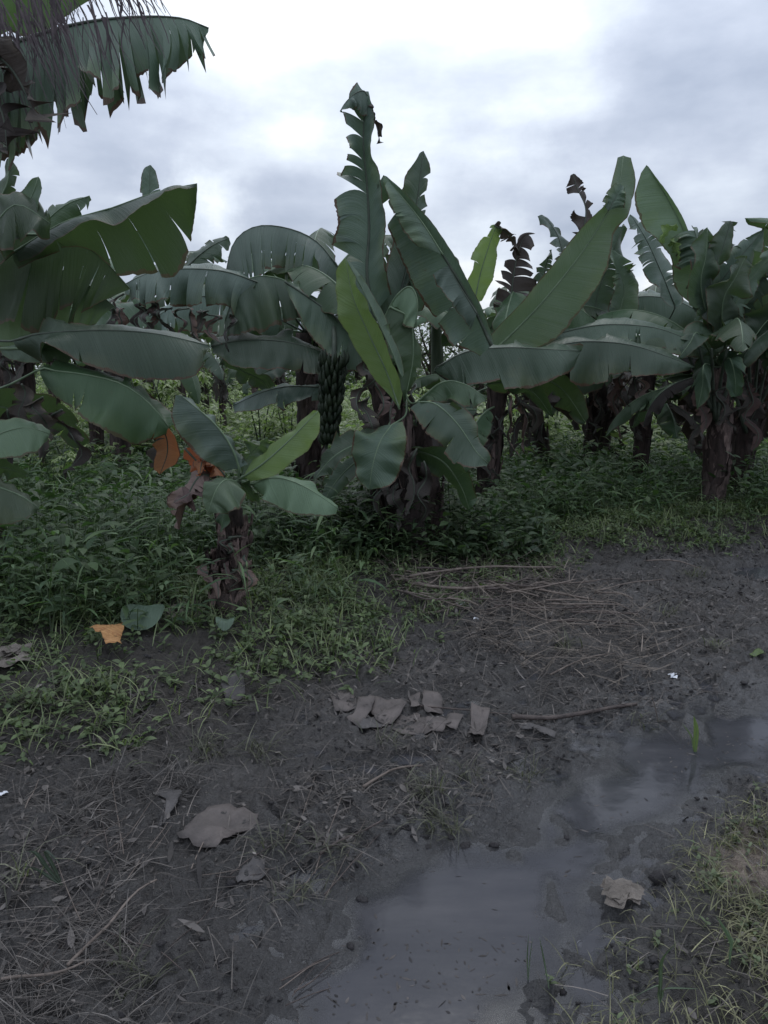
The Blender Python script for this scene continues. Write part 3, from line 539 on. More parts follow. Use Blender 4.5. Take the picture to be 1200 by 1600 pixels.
# fruit bunch hangs on this side of the clump
bunch_Y = 5.75
pts = [c3, (500, 490, 6.5), (517, 490, 6.1), (522, 520, 5.85), (521, 570, bunch_Y), (516, 640, bunch_Y), (509, 705, bunch_Y)]
V, Fc, _ = tube(crv([at(*q) for q in pts], 30), np.linspace(.028, .013, 30), 8); pd = mesh_obj('fruit_stalk', V, Fc, RIBD, Cc)
for k in range(9):
    fb = MB(); cy = 572+k*14.5; c0 = at(521-(k*.9), cy, bunch_Y); rad = .095*(1-.045*k)
    for j in range(14):
        a = j/14*6.28+k*.7+random.uniform(-.16, .16); d = np.array([math.cos(a), math.sin(a), 0])*random.uniform(.82, 1.15); Lf = random.uniform(.10, .15)*(1-.03*k); c0 = at(521-(k*.9), cy+random.uniform(-4, 4), bunch_Y)
        P = [c0+d*.02, c0+d*rad*.7+np.array([0, 0, -.01]), c0+d*rad*1.05+np.array([0, 0, Lf*.35]), c0+d*rad*1.0+np.array([0, 0, Lf*.8])]
        fb.tube(crv(P, 6), [.008, .015, .018, .018, .014, .005], 6)
    fb.build('banana_hand', FRUIT, pd, smooth=True)
pb = MB(); pb.tube(crv([at(509, 700, bunch_Y), at(508, 712, bunch_Y), at(507, 724, bunch_Y)], 6), [.012, .028, .032, .026, .015, .003], 8); pb.build('flower_bud', LK, pd, smooth=True)

# --- tall central plant
D, b = plant(640, 862, 'tallest banana plant in the middle with one tattered leaf standing straight up against the sky')
y6 = float(b[1]); b_D = b; crown = at(598, 505, y6); c3 = (598, 505, y6)
trunk(D, b, crown, .15, .10, 7, 16, bend=-.02, shm=(SHK, SHK, SHE), m=STEMD)
trunk(D, b+np.array([.22, .25, 0]), at(655, 640, y6+.2), .10, .07, 8, 7, name='side_stem', shm=(SHK,))
trunk(D, b+np.array([-.2, .2, 0]), at(592, 660, y6+.2), .09, .07, 9, 7, name='side_stem', shm=(SHK, SHE))
leaf(D, [(585, 495, y6), (574, 430, y6), (577, 360, y6), (574, 290, y6), (568, 220, y6), (572, 143, y6)], [(545, 480), (530, 430), (517, 375), (521, 310), (520, 285), (540, 235), (535, 200), (533, 170), (558, 142)], [(612, 460), (600, 410), (603, 360), (598, 310), (590, 260), (588, 205), (576, 143)], da=-.06, db=-.16, m=LG, tears=13, cuts_=(.24, .31, .44, .555, .60, .65, .70, .80, .87), tdepth=.12, gap=.05, twist=.05, miss=0, sway=.04, torn=(True, False), wave=.015, seed=717, N_=110, ribr=.018, pet=[c3, (585, 495, y6)])
leaf(D, [(574, 150, y6-.03), (568, 142, y6-.05), (555, 146, y6-.08), (540, 160, y6-.1), (531, 174, y6-.1)], [(576, 190), (568, 186), (556, 172), (543, 170), (532, 176)], None, da=-.02, m=LG, tears=5, gap=.05, seed=72, name='leaf_tip', ribr=.005)
leaf(D, [(575, 165, y6-.05), (584, 185, y6-.05), (590, 205, y6-.05), (594, 224, y6-.05)], 3, 3, m=LK, seed=73, name='dry_leaf_shred', ribr=.003)
leaf(D, [(600, 520, y6+.1), (630, 440, y6+.15), (646, 350, y6+.2), (655, 290, y6+.2), (661, 236, y6+.2)], [(585, 470), (608, 400), (624, 340), (632, 290), (655, 240)], [(620, 480), (652, 410), (664, 345), (672, 320), (667, 300), (677, 268), (664, 236)], da=-.08, db=.02, m=LG, tears=9, tdepth=.3, gap=.05, twist=.03, torn=(False, True), seed=74, pet=[c3, (600, 520, y6+.1)])
leaf(D, [(768, 540, y6-.1), (738, 475, y6-.1), (692, 398, y6-.1), (645, 330, y6-.1), (599, 274, y6-.1)], [(750, 560), (700, 535), (655, 480), (622, 400), (592, 330), (590, 290)], [(772, 535), (745, 462), (703, 390), (655, 325), (605, 276)], da=.12, db=-.05, m=LG, tears=4, tdepth=.5, gap=.02, twist=.02, torn=(True, False), wave=.02, seed=75, bulge=.05, ribr=.014)
leaf(D, [(692, 398, y6-.18), (660, 348, y6-.18), (628, 308, y6-.18), (600, 275, y6-.16)], [(650, 385), (636, 370), (615, 330), (598, 285)], None, da=-.03, m=LP, seed=76, name='folded_leaf_flap', bulge=.05, ribr=.006)
leaf(D, [(745, 490, y6-.2), (720, 450, y6-.2), (700, 415, y6-.2)], [(735, 520), (695, 470), (672, 430)], None, da=-.03, m=LG, seed=77, name='folded_leaf_flap', bulge=.05, ribr=.006)
leaf(D, [(624, 640, y6-.45), (606, 585, y6-.45), (578, 525, y6-.45), (552, 465, y6-.45), (540, 404, y6-.42)], [(612, 622), (578, 580), (545, 525), (527, 460), (526, 425), (538, 404)], [(629, 615), (616, 570), (592, 508), (566, 450), (541, 404)], da=.08, db=-.10, m=LY, seed=78, bulge=.02, wave=.012, ribr=.008, tears=0)
leaf(D, [(628, 590, y6-.56), (612, 548, y6-.56), (588, 495, y6-.56), (563, 445, y6-.54), (541, 405, y6-.5)], 2, 13, da=0, db=.02, m=LP, seed=79, name='folded_leaf_flap', bulge=.0, ribr=.004)
leaf(D, [(610, 480, y6-.2), (640, 500, y6-.2), (645, 560, y6-.2), (632, 628, y6-.2)], [(600, 500), (600, 540), (610, 590), (630, 630)], [(620, 480), (652, 510), (656, 575), (636, 628)], da=-.05, db=.05, m=LM, seed=80, pet=[c3, (610, 480, y6-.2)])
leaf(D, [(600, 500, y6-.05), (618, 465, y6-.1), (640, 448, y6-.15), (652, 470, y6-.2), (650, 512, y6-.2)], [(600, 508), (612, 500), (622, 505), (636, 512), (648, 514)], 10, da=-.05, db=.1, m=LP, seed=81)
leaf(D, [(590, 430, y6+.3), (620, 420, y6+.3), (640, 440, y6+.3), (646, 490, y6+.3)], 26, 20, m=LG, seed=82, tears=4, gap=.04)
leaf(D, [(655, 628, y6-.5), (682, 632, y6-.55), (716, 664, y6-.6), (744, 706, y6-.62), (763, 724, y6-.62)], [(636, 640), (660, 680), (690, 708), (725, 730), (760, 728)], [(672, 625), (712, 634), (744, 656), (750, 690), (763, 722)], da=-.06, db=.06, m=LG, seed=83, pet=[(625, 590, y6), (640, 628, y6-.3), (655, 628, y6-.5)], bulge=.06, ribr=.009, ribmat=RIB)
leaf(D, [(612, 664, y6-.5), (594, 690, y6-.6), (582, 728, y6-.66), (577, 765, y6-.66)], [(590, 668), (555, 690), (550, 722), (560, 750), (576, 765)], [(630, 660), (636, 690), (628, 728), (610, 758), (579, 765)], da=.05, db=-.03, m=LG, seed=84, pet=[(630, 600, y6), (635, 645, y6-.3), (612, 664, y6-.5)], bulge=.05, ribmat=RIB, ribr=.009, tears=0)
leaf(D, [(600, 680, y6-.3), (555, 695, y6-.35), (520, 715, y6-.4), (490, 750, y6-.4)], 14, 24, m=LM, seed=85, pet=[(620, 640, y6-.1), (600, 680, y6-.3)])
leaf(D, [(650, 630, y6-.2), (690, 598, y6-.25), (725, 600, y6-.3), (760, 622, y6-.3)], [(660, 632), (700, 625), (730, 640), (758, 628)], 12, da=-.1, db=.1, m=LM, seed=86, pet=[(620, 640, y6), (650, 630, y6-.2)])
leaf(D, [(640, 660, y6+.1), (680, 650, y6+.1), (720, 680, y6+.1), (745, 730, y6+.1)], 30, 22, m=LM, seed=87)
leaf(D, [(620, 700, y6), (560, 720, y6-.1), (520, 760, y6-.1), (500, 800, y6-.1)], 22, 22, m=LM, seed=88)
leaf(D, [(640, 700, y6), (690, 720, y6-.1), (720, 760, y6-.1), (735, 800, y6-.1)], 22, 22, m=LM, seed=89)
for i, (x_, y_, h_, m_) in enumerate([(570, 560, .5, LK), (590, 590, .45, LD), (615, 620, .5, LD), (575, 620, .45, LK), (605, 690, .5, LK), (640, 700, .5, LK), (660, 720, .5, LK), (620, 740, .4, LK), (590, 740, .4, LK), (650, 600, .3, LK)]): hang_dead(D, at(x_, y_, y6-.2), h_, .07, 500+i, m=m_)
for az, el, m_ in ((1.2, 1.2, LM), (2.4, 1.0, LM), (1.8, .9, LM), (2.0, .6, LM)): leaf3(D, crown-np.array([0, 0, .25]), az, el, 1.5, .5, 1.7, .6, m=m_, tears=6, tdepth=.4, gap=.04, twist=.02)

# --- clump right of the middle: long level leaves and a big diagonal one
Fp, b = plant(752, 800, 'banana plant right of the tall one with a huge diagonal leaf and long level leaves'); y7 = float(b[1])
crown = at(778, 585, y7); c3 = (778, 585, y7); trunk(Fp, b, crown, .10, .08, 11, 8, shm=(SHK, SHE), bend=.03)
leaf(Fp, [(765, 555, y7-.6), (840, 480, y7-.6), (905, 400, y7-.6), (950, 330, y7-.6), (968, 285, y7-.55), (974, 243, y7-.5)], [(768, 522), (820, 465), (880, 392), (925, 335), (948, 305), (955, 300), (965, 246)], [(800, 560), (862, 532), (895, 500), (945, 425), (962, 360), (984, 318), (990, 280), (986, 246)], da=-.05, db=.08, m=LP, seed=91, tears=0, bulge=.03, wave=.014, ribr=.013, pet=[c3, (765, 555, y7-.6)])
leaf(Fp, [(950, 330, y7-.68), (962, 308, y7-.68), (972, 290, y7-.66)], [(985, 325), (984, 310), (978, 295)], [(940, 318), (948, 300), (962, 284)], da=-.04, db=0, m=LG, seed=92, name='folded_leaf_flap', ribr=.004)
leaf(Fp, [(678, 578, y7-1.2), (725, 551, y7-1.2), (790, 543, y7-1.2), (860, 546, y7-1.2), (908, 549, y7-1.2)], [(684, 585), (720, 602), (780, 607), (850, 602), (895, 580), (906, 556)], [(682, 572), (730, 546), (790, 540), (860, 543), (908, 548)], da=-.1, db=.25, m=LG, seed=93, bulge=.12, pet=[c3, (720, 600, y7-.6), (678, 578, y7-1.2)])
leaf(Fp, [(845, 548, y7-.6), (905, 534, y7-.6), (980, 538, y7-.6), (1040, 556, y7-.6), (1084, 573, y7-.6)], [(850, 580), (910, 602), (980, 600), (1050, 584), (1082, 577)], [(845, 544), (905, 530), (980, 534), (1042, 552), (1084, 571)], da=-.1, db=.25, m=LG, seed=94, bulge=.2, pet=[c3, (820, 560, y7-.4), (845, 548, y7-.6)])
leaf(Fp, [(855, 525, y7-.3), (935, 508, y7-.3), (1010, 510, y7-.3), (1060, 524, y7-.3), (1106, 548, y7-.3)], [(860, 545), (940, 545), (1010, 545), (1060, 556), (1104, 557)], [(855, 522), (935, 504), (1010, 505), (1062, 520), (1106, 546)], da=-.1, db=.2, m=LG, seed=95, bulge=.2, pet=[c3, (855, 525, y7-.3)])
leaf(Fp, [(760, 600, y7-.8), (800, 598, y7-.85), (835, 615, y7-.9), (862, 650, y7-.9)], 26, 22, m=LM, seed=96, pet=[c3, (760, 600, y7-.8)])
leaf(Fp, [(790, 600, y7-.3), (840, 590, y7-.3), (880, 610, y7-.3), (915, 660, y7-.3)], 24, 30, m=LM, seed=97)
leaf(Fp, [(745, 640, y7-.2), (700, 640, y7-.2), (670, 660, y7-.2)], 18, 14, m=LM, seed=98)
leaf(Fp, [(790, 570, y7-.2), (830, 500, y7-.2), (880, 470, y7-.2), (930, 500, y7-.2)], [(800, 575), (840, 560), (890, 545), (925, 520)], 10, m=LM, da=-.1, db=.1, seed=99)
for i, (x_, y_) in enumerate([(745, 640), (765, 660), (755, 700), (780, 650), (770, 720)]): hang_dead(Fp, at(x_, y_, y7-.1), .4, .06, 600+i)
for az, el in ((1.2, 1.2), (2.6, 1.0), (.6, .6)): leaf3(Fp, crown, az, el, 1.5, .5, 1.7, .6, m=LM, tears=6, tdepth=.4, gap=.04, twist=.02)

# --- plant behind with the green stem and the yellow-green leaf
K, b = plant(0, 0, 'green-stemmed banana plant behind the centre with a glowing yellow-green upright leaf', base=(.62, 8.2, float(ground_z(.62, 8.2))))
trunk(K, b, at(681, 480, 8.2), .09, .055, 13, 3, m=STEMG); c3 = (682, 495, 8.2)
leaf(K, [(740, 480, 8), (750, 430, 8), (762, 390, 8), (776, 350, 8)], [(726, 460), (733, 420), (745, 385), (766, 352)], [(752, 478), (768, 440), (778, 400), (785, 358)], da=-.05, db=.05, m=LY, seed=101, bulge=.02, pet=[c3, (740, 480, 8)])
leaf(K, [(772, 352, 8), (790, 362, 8), (803, 376, 8), (812, 396, 8)], 6, 14, m=LK, seed=102, tears=6, gap=.12, sway=.03, name='dry_leaf_tip')
leaf(K, [(796, 500, 8.1), (800, 450, 8.1), (806, 410, 8.1), (818, 372, 8.1), (836, 365, 8.1)], [(772, 480), (774, 450), (776, 430), (792, 395), (815, 362)], [(826, 490), (838, 455), (838, 430), (832, 395), (846, 375)], da=-.05, db=-.05, m=LK, seed=103, tears=9, tdepth=.12, gap=.09, twist=.04, miss=.1)
leaf(K, [(700, 510, 8.3), (705, 450, 8.3), (700, 400, 8.3), (690, 380, 8.3)], 16, 18, m=LG, seed=104, tears=6, gap=.06)
leaf(K, [(760, 520, 8.3), (780, 500, 8.3), (800, 505, 8.3)], 12, 12, m=LG, seed=105)
leaf(K, [(690, 540, 7.9), (730, 515, 7.9), (770, 520, 7.9)], 14, 14, m=LM, seed=106)

# --- right hand plants
G1, b = plant(930, 745, 'thick dark-trunked banana plant right of the middle below the level leaves'); yg = float(b[1]); c3 = (945, 545, yg)
trunk(G1, b, at(*c3), .17, .12, 15, 14, shm=(SHK,))
leaf(G1, [(905, 400, 8.6), (912, 360, 8.6), (915, 325, 8.6), (902, 295, 8.6), (895, 272, 8.6)], [(890, 400), (898, 370), (878, 330), (890, 305), (888, 275)], [(918, 390), (930, 350), (918, 310), (924, 300), (898, 268)], da=-.03, db=.05, m=LK, seed=111, tears=9, tdepth=.1, gap=.08, twist=.06, miss=.15, sway=.05, ragged=.12)
leaf(G1, [(898, 470, 8.8), (885, 420, 8.8), (872, 370, 8.8), (855, 345, 8.8), (840, 338, 8.8)], 13, 12, m=LG, seed=112, tears=7, tdepth=.2, gap=.07, twist=.04)
leaf(G1, [(850, 500, 8.9), (848, 460, 8.9), (852, 420, 8.9), (862, 390, 8.9)], 14, 12, m=LG, seed=113, tears=5, gap=.06)
leaf(G1, [(940, 540, 8.5), (930, 480, 8.5), (948, 420, 8.5), (975, 350, 8.5)], 26, 26, m=LG, seed=114, tears=5, tdepth=.4, gap=.03, pet=[c3, (940, 540, 8.5)])
leaf(G1, [(930, 540, 8.7), (905, 480, 8.7), (900, 430, 8.7)], 24, 30, m=LM, seed=115)
leaf(G1, [(900, 500, yg-1.2), (950, 475, yg-1.2), (1010, 463, yg-1.2), (1065, 473, yg-1.2), (1118, 505, yg-1.2)], [(905, 515), (950, 523), (1010, 525), (1070, 520), (1114, 525)], [(900, 495), (955, 468), (1010, 458), (1070, 470), (1118, 502)], da=-.12, db=.2, m=LG, seed=116, bulge=.2, pet=[c3, (900, 500, yg-1.2)])
leaf(G1, [(960, 560, 8.4), (965, 500, 8.4), (975, 450, 8.4), (955, 390, 8.4)], 20, 30, m=LP, seed=117, tears=6, gap=.03)
for i in range(8): hang_dead(G1, at(905+i*9, 585+(i*37) % 90, yg-.15), .5, .09, 700+i)
for az, el in ((1.2, 1.2), (2.6, 1.0), (.4, .8), (3.3, .7), (4.0, .3), (5.5, .3)): leaf3(G1, np.array(at(*c3)), az, el, 1.6, .5, 1.8, .7, m=LM, tears=8, tdepth=.4, gap=.04, twist=.02)

G2, b = plant(998, 765, 'slender dark leaning banana plant between the thick trunk and the pale trunk'); y2 = float(b[1]); c3 = (1015, 560, y2)
trunk(G2, b, at(*c3), .095, .07, 17, 5, m=SHK, shm=(SHK,))
for az, el in ((1.2, 1.2), (2.6, .9), (.4, .7), (3.6, .8), (5.2, .6)): leaf3(G2, np.array(at(*c3)), az, el, 1.5, .5, 1.7, .7, m=LM, tears=8, tdepth=.4, gap=.04, twist=.02)
leaf(G2, [(1110, 495, 8.0), (1095, 430, 8.0), (1068, 360, 8.0), (1040, 305, 8.0), (1010, 258, 8.0)], [(1080, 475), (1055, 450), (1045, 400), (1005, 352), (992, 310), (1002, 270)], [(1113, 490), (1100, 425), (1076, 360), (1046, 305), (1013, 260)], da=.02, db=-.05, m=LP, seed=121, tears=0, bulge=.03, pet=[c3, (1110, 495, 8.0)], ribr=.014)
leaf(G2, [(1085, 360, 7.9), (1092, 385, 7.9), (1100, 410, 7.9)], [(1050, 370), (1056, 400), (1055, 425)], [(1080, 350), (1094, 372), (1102, 400)], da=-.05, m=LG, seed=122, name='folded_leaf_flap', ribr=.004)
leaf(G2, [(1030, 378, 7.85), (1045, 362, 7.85), (1058, 350, 7.85)], 7, 8, m=LY, seed=123, name='yellow_leaf_shred', ribr=.003)
leaf(G2, [(1052, 372, 7.84), (1057, 392, 7.84), (1062, 405, 7.84)], 7, 6, m=LY, seed=124, name='yellow_leaf_shred', ribr=.003)
leaf(G2, [(1055, 480, 8.3), (1035, 430, 8.3), (1010, 375, 8.3), (985, 335, 8.3)], 24, 20, m=LG, seed=125, tears=10, tdepth=.1, gap=.015, twist=.03, pet=[c3, (1055, 480, 8.3)])

G3, b = plant(1108, 790, 'banana plant near the right edge with a bare pale pinkish trunk'); y3 = float(b[1]); c3 = (1125, 575, y3)
trunk(G3, b, at(*c3), .115, .09, 19, 26, shm=(PSH, SHE, SHE, SHK), bend=.05)
def fan(P, c3, Yp, lst, seed0):
    for i, (tip, ctl, w1, w2, m_) in enumerate(lst):
        x0 = c3[0]+(ctl[0]-c3[0])*.35; yy0 = c3[1]+(ctl[1]-c3[1])*.35
        leaf(P, [(x0, yy0, Yp-.15), (ctl[0], ctl[1], Yp-.3-.07*i), ((ctl[0]+tip[0])/2+3, (ctl[1]+tip[1])/2-4, Yp-.35-.07*i), (tip[0], tip[1], Yp-.35-.07*i)], w1, w2, m=m_, seed=seed0+i, tears=3, tdepth=.5, gap=.025, twist=.03, pet=[(c3[0]+(i-2)*4, c3[1], Yp), (x0, yy0, Yp-.15)])
fan(G3, c3, y3, [((1142, 345), (1110, 440), 28, 24, LG), ((1105, 355), (1095, 450), 22, 20, LM), ((1165, 400), (1130, 470), 34, 30, LP), ((1060, 560), (1090, 520), 22, 18, LM), ((1150, 620), (1140, 560), 22, 22, LM), ((1090, 640), (1100, 570), 16, 20, LM)], 131)
for az, el in ((1.2, 1.2), (2.6, .9), (.4, .7), (4.4, .7), (5.6, .5), (3.6, .6)): leaf3(G3, np.array(at(*c3)), az, el, 1.4, .5, 1.7, .7, m=LM, tears=8, tdepth=.4, gap=.04, twist=.02)
G4, b = plant(1150, 775, 'dark leaning banana plant at the right behind the pale pinkish trunk'); y5 = float(b[1]); c3 = (1180, 560, y5)
trunk(G4, b, at(*c3), .14, .10, 23, 10, shm=(SHK,))
fan(G4, c3, y5-.3, [((1208, 350), (1165, 420), 32, 34, LP), ((1110, 430), (1150, 460), 30, 30, LG), ((1140, 380), (1160, 440), 28, 26, LG), ((1230, 395), (1200, 460), 38, 40, LG), ((1100, 560), (1140, 500), 24, 24, LM), ((1215, 600), (1200, 530), 30, 26, LM), ((1150, 500), (1165, 520), 26, 26, LM), ((1230, 470), (1200, 490), 30, 30, LP)], 151)
leaf(G4, [(1105, 525, y5-.8), (1112, 465, y5-.85), (1148, 412, y5-.9), (1193, 360, y5-.9)], 24, 30, m=LG, seed=190, tears=4, gap=.02, da=-.05, db=.05, pet=[c3, (1105, 525, y5-.8)])
leaf(G4, [(1140, 535, y5-1.0), (1145, 485, y5-1.0), (1172, 438, y5-1.0), (1212, 392, y5-1.0)], 26, 28, m=LP, seed=191, tears=4, gap=.02, pet=[c3, (1140, 535, y5-1.0)])
leaf(G4, [(1090, 490, y5-.7), (1098, 435, y5-.7), (1120, 388, y5-.7), (1146, 346, y5-.7)], 22, 20, m=LG, seed=192, tears=5, gap=.03, pet=[c3, (1090, 490, y5-.7)])
leaf(G4, [(1170, 540, y5-1.1), (1200, 500, y5-1.1), (1240, 480, y5-1.1)], 34, 34, m=LM, seed=193, pet=[c3, (1170, 540, y5-1.1)])
for i in range(6):       # fan of old leaf stalks
    a = -.9+i*.34+random.uniform(-.12, .12); V, Fc, _ = tube(crv([at(1166+i*3, 668+random.uniform(-25, 10), y5-.12), at(1168+i*3+a*22, 610, y5-.2), at(1168+i*4+a*52, 545, y5-.3-random.random()*.3)], 8), np.linspace(.026, .013, 8), 6); mesh_obj('leaf_stalk', V, Fc, RIBD, G4)
for i in range(5):
    a = -.9+i*.4+random.uniform(-.12, .12); V, Fc, _ = tube(crv([at(1112+i*3, 655+random.uniform(-25, 10), y3-.1), at(1112+i*3+a*18, 605, y3-.2), at(1114+i*4+a*46, 545, y3-.3-random.random()*.3)], 8), np.linspace(.024, .012, 8), 6); mesh_obj('leaf_stalk', V, Fc, RIBD, G3)

for P_, cc_, yy_, sd_ in ((G1, (945, 560), yg, 1), (G2, (1012, 575), y2, 2), (G3, (1125, 585), y3, 3), (G4, (1178, 575), y5, 4), (Fp, (778, 595), y7, 5)):
    rq = np.random.default_rng(sd_*17); c_ = np.array(at(*cc_, yy_))
    for i in range(4 if sd_ in (3, 4) else 7): leaf3(P_, c_+np.array([0, 0, -.05*i]), rq.uniform(0, 3.3)+(.0 if i < 5 else 3.2), rq.uniform(-.3, .5), rq.uniform(.7, 1.15), rq.uniform(.3, .5), rq.uniform(1.1, 1.7), rq.uniform(.6, 1.1), m=LM if i % 3 else LK, tears=int(rq.integers(3, 9)), tdepth=.4, gap=.04, twist=.03, seed=sd_*100+i)
    for i in range(7): hang_dead(P_, c_+np.array([rq.uniform(-.3, .3), rq.uniform(-.25, .2), -rq.uniform(0, .15)]), rq.uniform(.35, .8), .09, sd_*200+i, dx=rq.uniform(-.2, .2), m=LK if i % 3 else LD)

# --- young plant in front
E, b = plant(357, 945, 'young banana plant in front with five spread leaves on a flaky brown stump'); ye = float(b[1])
trunk(E, b, at(363, 792, ye), .115, .06, 29, 20, shm=(PSH, SHE, PSH, SHK)); trunk(E, np.array(at(362, 805, ye)), at(372, 745, ye), .04, .025, 30, 0, m=STEMG, name='stem_top')
for i, (x_, y_) in enumerate([(345, 880), (330, 905), (372, 900), (385, 880), (350, 850), (366, 860)]):
    hang_dead(E, at(x_, y_-12, ye-.1), .22, .04, 800+i, m=LD)
c3 = (372, 750, ye)
leaf(E, [(374, 733, ye-.05), (362, 700, ye-.08), (335, 662, ye-.1), (283, 618, ye-.1)], [(350, 737), (305, 708), (280, 680), (268, 650), (274, 618)], [(388, 725), (372, 705), (345, 672), (315, 640), (286, 618)], da=-.03, db=.10, m=LG, pet=[c3, (374, 733, ye-.05)], seed=171, ribmat=RIB, ribr=.008, tears=0)
leaf(E, [(380, 745, ye-.05), (410, 725, ye-.1), (450, 690, ye-.12), (497, 642, ye-.12)], [(396, 718), (420, 700), (460, 665), (490, 641)], [(392, 752), (430, 742), (475, 705), (498, 678), (500, 648)], da=.04, db=-.04, m=LY, pet=[c3, (380, 745, ye-.05)], seed=172, bulge=.02, ribr=.007, tears=0)
leaf(E, [(378, 745, ye+.05), (385, 720, ye+.08), (400, 700, ye+.1), (418, 684, ye+.1)], [(376, 728), (382, 708), (398, 692), (416, 683)], [(400, 745), (412, 730), (422, 712), (420, 690)], m=LP, pet=[c3, (378, 745, ye+.05)], seed=173, ribr=.007, tears=0)
leaf(E, [(392, 757, ye-.05), (430, 746, ye-.15), (475, 760, ye-.2), (528, 794, ye-.22)], [(400, 768), (440, 796), (480, 806), (525, 804)], [(392, 755), (432, 744), (480, 752), (500, 772), (528, 790)], da=-.06, db=.08, m=LP, pet=[c3, (392, 757, ye-.05)], seed=174, ribr=.007, tears=0)
leaf(E, [(368, 752, ye-.1), (352, 750, ye-.18), (338, 765, ye-.25), (325, 800, ye-.28)], [(345, 748), (322, 755), (316, 775), (320, 795)], [(378, 760), (378, 785), (368, 800), (330, 802)], da=-.02, db=-.05, m=LP, pet=[c3, (368, 752, ye-.1)], seed=175, ribr=.007, tears=0)
leaf(E, [(375, 755, ye), (390, 770, ye), (405, 785, ye)], 8, 8, m=LM, seed=176, ribr=.005, tears=0)
leaf(E, [(352, 770, ye-.1), (350, 800, ye-.15), (345, 832, ye-.15)], 9, 9, m=LM, seed=177, ribr=.005, tears=0)
leaf(E, [(352, 745, ye+.1), (335, 725, ye+.1), (318, 718, ye+.05), (312, 745, ye)], 18, 16, m=LO, seed=178, name='dead_leaf', tears=3, gap=.05, label='orange red dead leaf behind the green leaves')
leaf(E, [(290, 700, ye+.15), (300, 712, ye+.12), (318, 730, ye+.1), (334, 745, ye+.1)], 14, 12, m=LO, seed=179, name='dead_leaf', label='orange red dead leaf behind the green leaves', tears=0)
leaf(E, [(335, 745, ye+.05), (312, 745, ye), (292, 780, ye), (280, 828, ye)], 16, 22, m=LD, seed=180, name='dead_leaf', tears=4, gap=.04, wave=.03, ragged=.1, label='crumpled dry purplish brown leaf hanging straight down')
leaf(E, [(340, 750, ye+.02), (322, 755, ye-.02), (300, 770, ye-.02), (272, 785, ye-.02)], 14, 14, m=LD, seed=181, name='dead_leaf', wave=.03, ragged=.1, tears=0)

# --- generic plants behind
def generic(px, py, label, hgt, seed, nl=8, Lg=1.6, r=.12, m=(LM, LG), base=None, lean=0):
    rg = np.random.default_rng(seed); o, b = plant(px, py, label, base=base)
    c = b+np.array([lean, .05, hgt]); trunk(o, b, c, r, r*.7, seed, 7, shm=(SHK, SHK, SHE))
    for i in range(nl):
        az = i/nl*6.28+rg.uniform(-.3, .3); leaf3(o, c-np.array([0, 0, .04*i]), az, rg.uniform(.5, 1.35), Lg*rg.uniform(.8, 1.15), rg.uniform(.42, .6), rg.uniform(1.3, 2.1), rg.uniform(.4, .9), m=m[i % len(m)], tears=int(rg.integers(3, 12)), tdepth=.4, gap=.05, twist=.025, seed=seed*13+i)
    for i in range(5): hang_dead(o, c+np.array([rg.uniform(-.15, .15), -.12, -rg.uniform(0, .4)]), rg.uniform(.4, .8), .08, seed*7+i)
    return o
generic(190, 757, 'banana plant with a thick leaning brown trunk behind the left edge weeds', 1.75, 201, nl=9)
generic(155, 742, 'thinner banana trunk standing just left of the leaning brown trunk', 1.9, 202, nl=8, r=.09)
generic(60, 760, 'banana plant in the shade behind the low sucker at the left edge', 1.7, 203, nl=8, lean=-.1)
generic(350, 690, 'slim distant banana plant seen under the long drooping leaves left of centre', 1.5, 204, nl=6, Lg=1.1, r=.07)
generic(855, 745, 'short leaning banana plant between the middle clump and the thick dark trunk', 1.25, 205, nl=7, Lg=1.2, r=.10, lean=-.25)
generic(1070, 715, 'shaded banana plant behind the gap left of the pale pinkish trunk', 2.0, 206, nl=9)
generic(1190, 700, 'banana plant in the far right shade behind the leaning dark trunk', 2.0, 207, nl=9)
generic(960, 700, 'banana plant farther back behind the thick dark trunk', 2.2, 208, nl=9)
generic(780, 700, 'banana plant farther back between the middle clump and the field', 1.9, 209, nl=8)
generic(1330, 800, 'banana plant just beyond the right edge whose leaves reach into the frame', 1.8, 210, nl=9, Lg=1.4)
generic(15, 720, 'tall banana plant rising behind the broad leaves at the left', 2.6, 211, nl=9, Lg=2.0)
generic(285, 700, 'banana plant filling the gap behind the brown shreds left of centre', 1.9, 212, nl=10)
generic(440, 680, 'banana plant behind the fruit bunch in the middle distance', 1.6, 213, nl=9, Lg=1.5)
generic(90, 690, 'banana plant in the second row at the left behind the leaning trunks', 2.1, 214, nl=10)
generic(400, 650, 'small far banana plant in the field left of the fruit bunch', 1.9, 215, nl=8, Lg=1.5)
o = plant(235, 700, 'banana plant whose rounded leaf tip pokes up above the left leaves'); bq = o[1]; trunk(o[0], bq, at(230, 520, bq[1]), .12, .08, 33, 5)
leaf(o[0], [(232, 420, bq[1]-.3), (233, 360, bq[1]-.3), (234, 310, bq[1]-.3), (234, 258, bq[1]-.3)], [(212, 400), (214, 350), (218, 300), (224, 266), (233, 258)], [(256, 400), (254, 350), (250, 300), (246, 270), (236, 258)], m=LG, pet=[(230, 520, bq[1]), (232, 420, bq[1]-.3)], seed=220)
for az in (.5, 1.7, 2.9, 4.1, 5.3): leaf3(o[0], at(230, 520, bq[1]), az, .8, 1.3, .5, 1.8, .7, tears=6, gap=.04, seed=int(az*100))

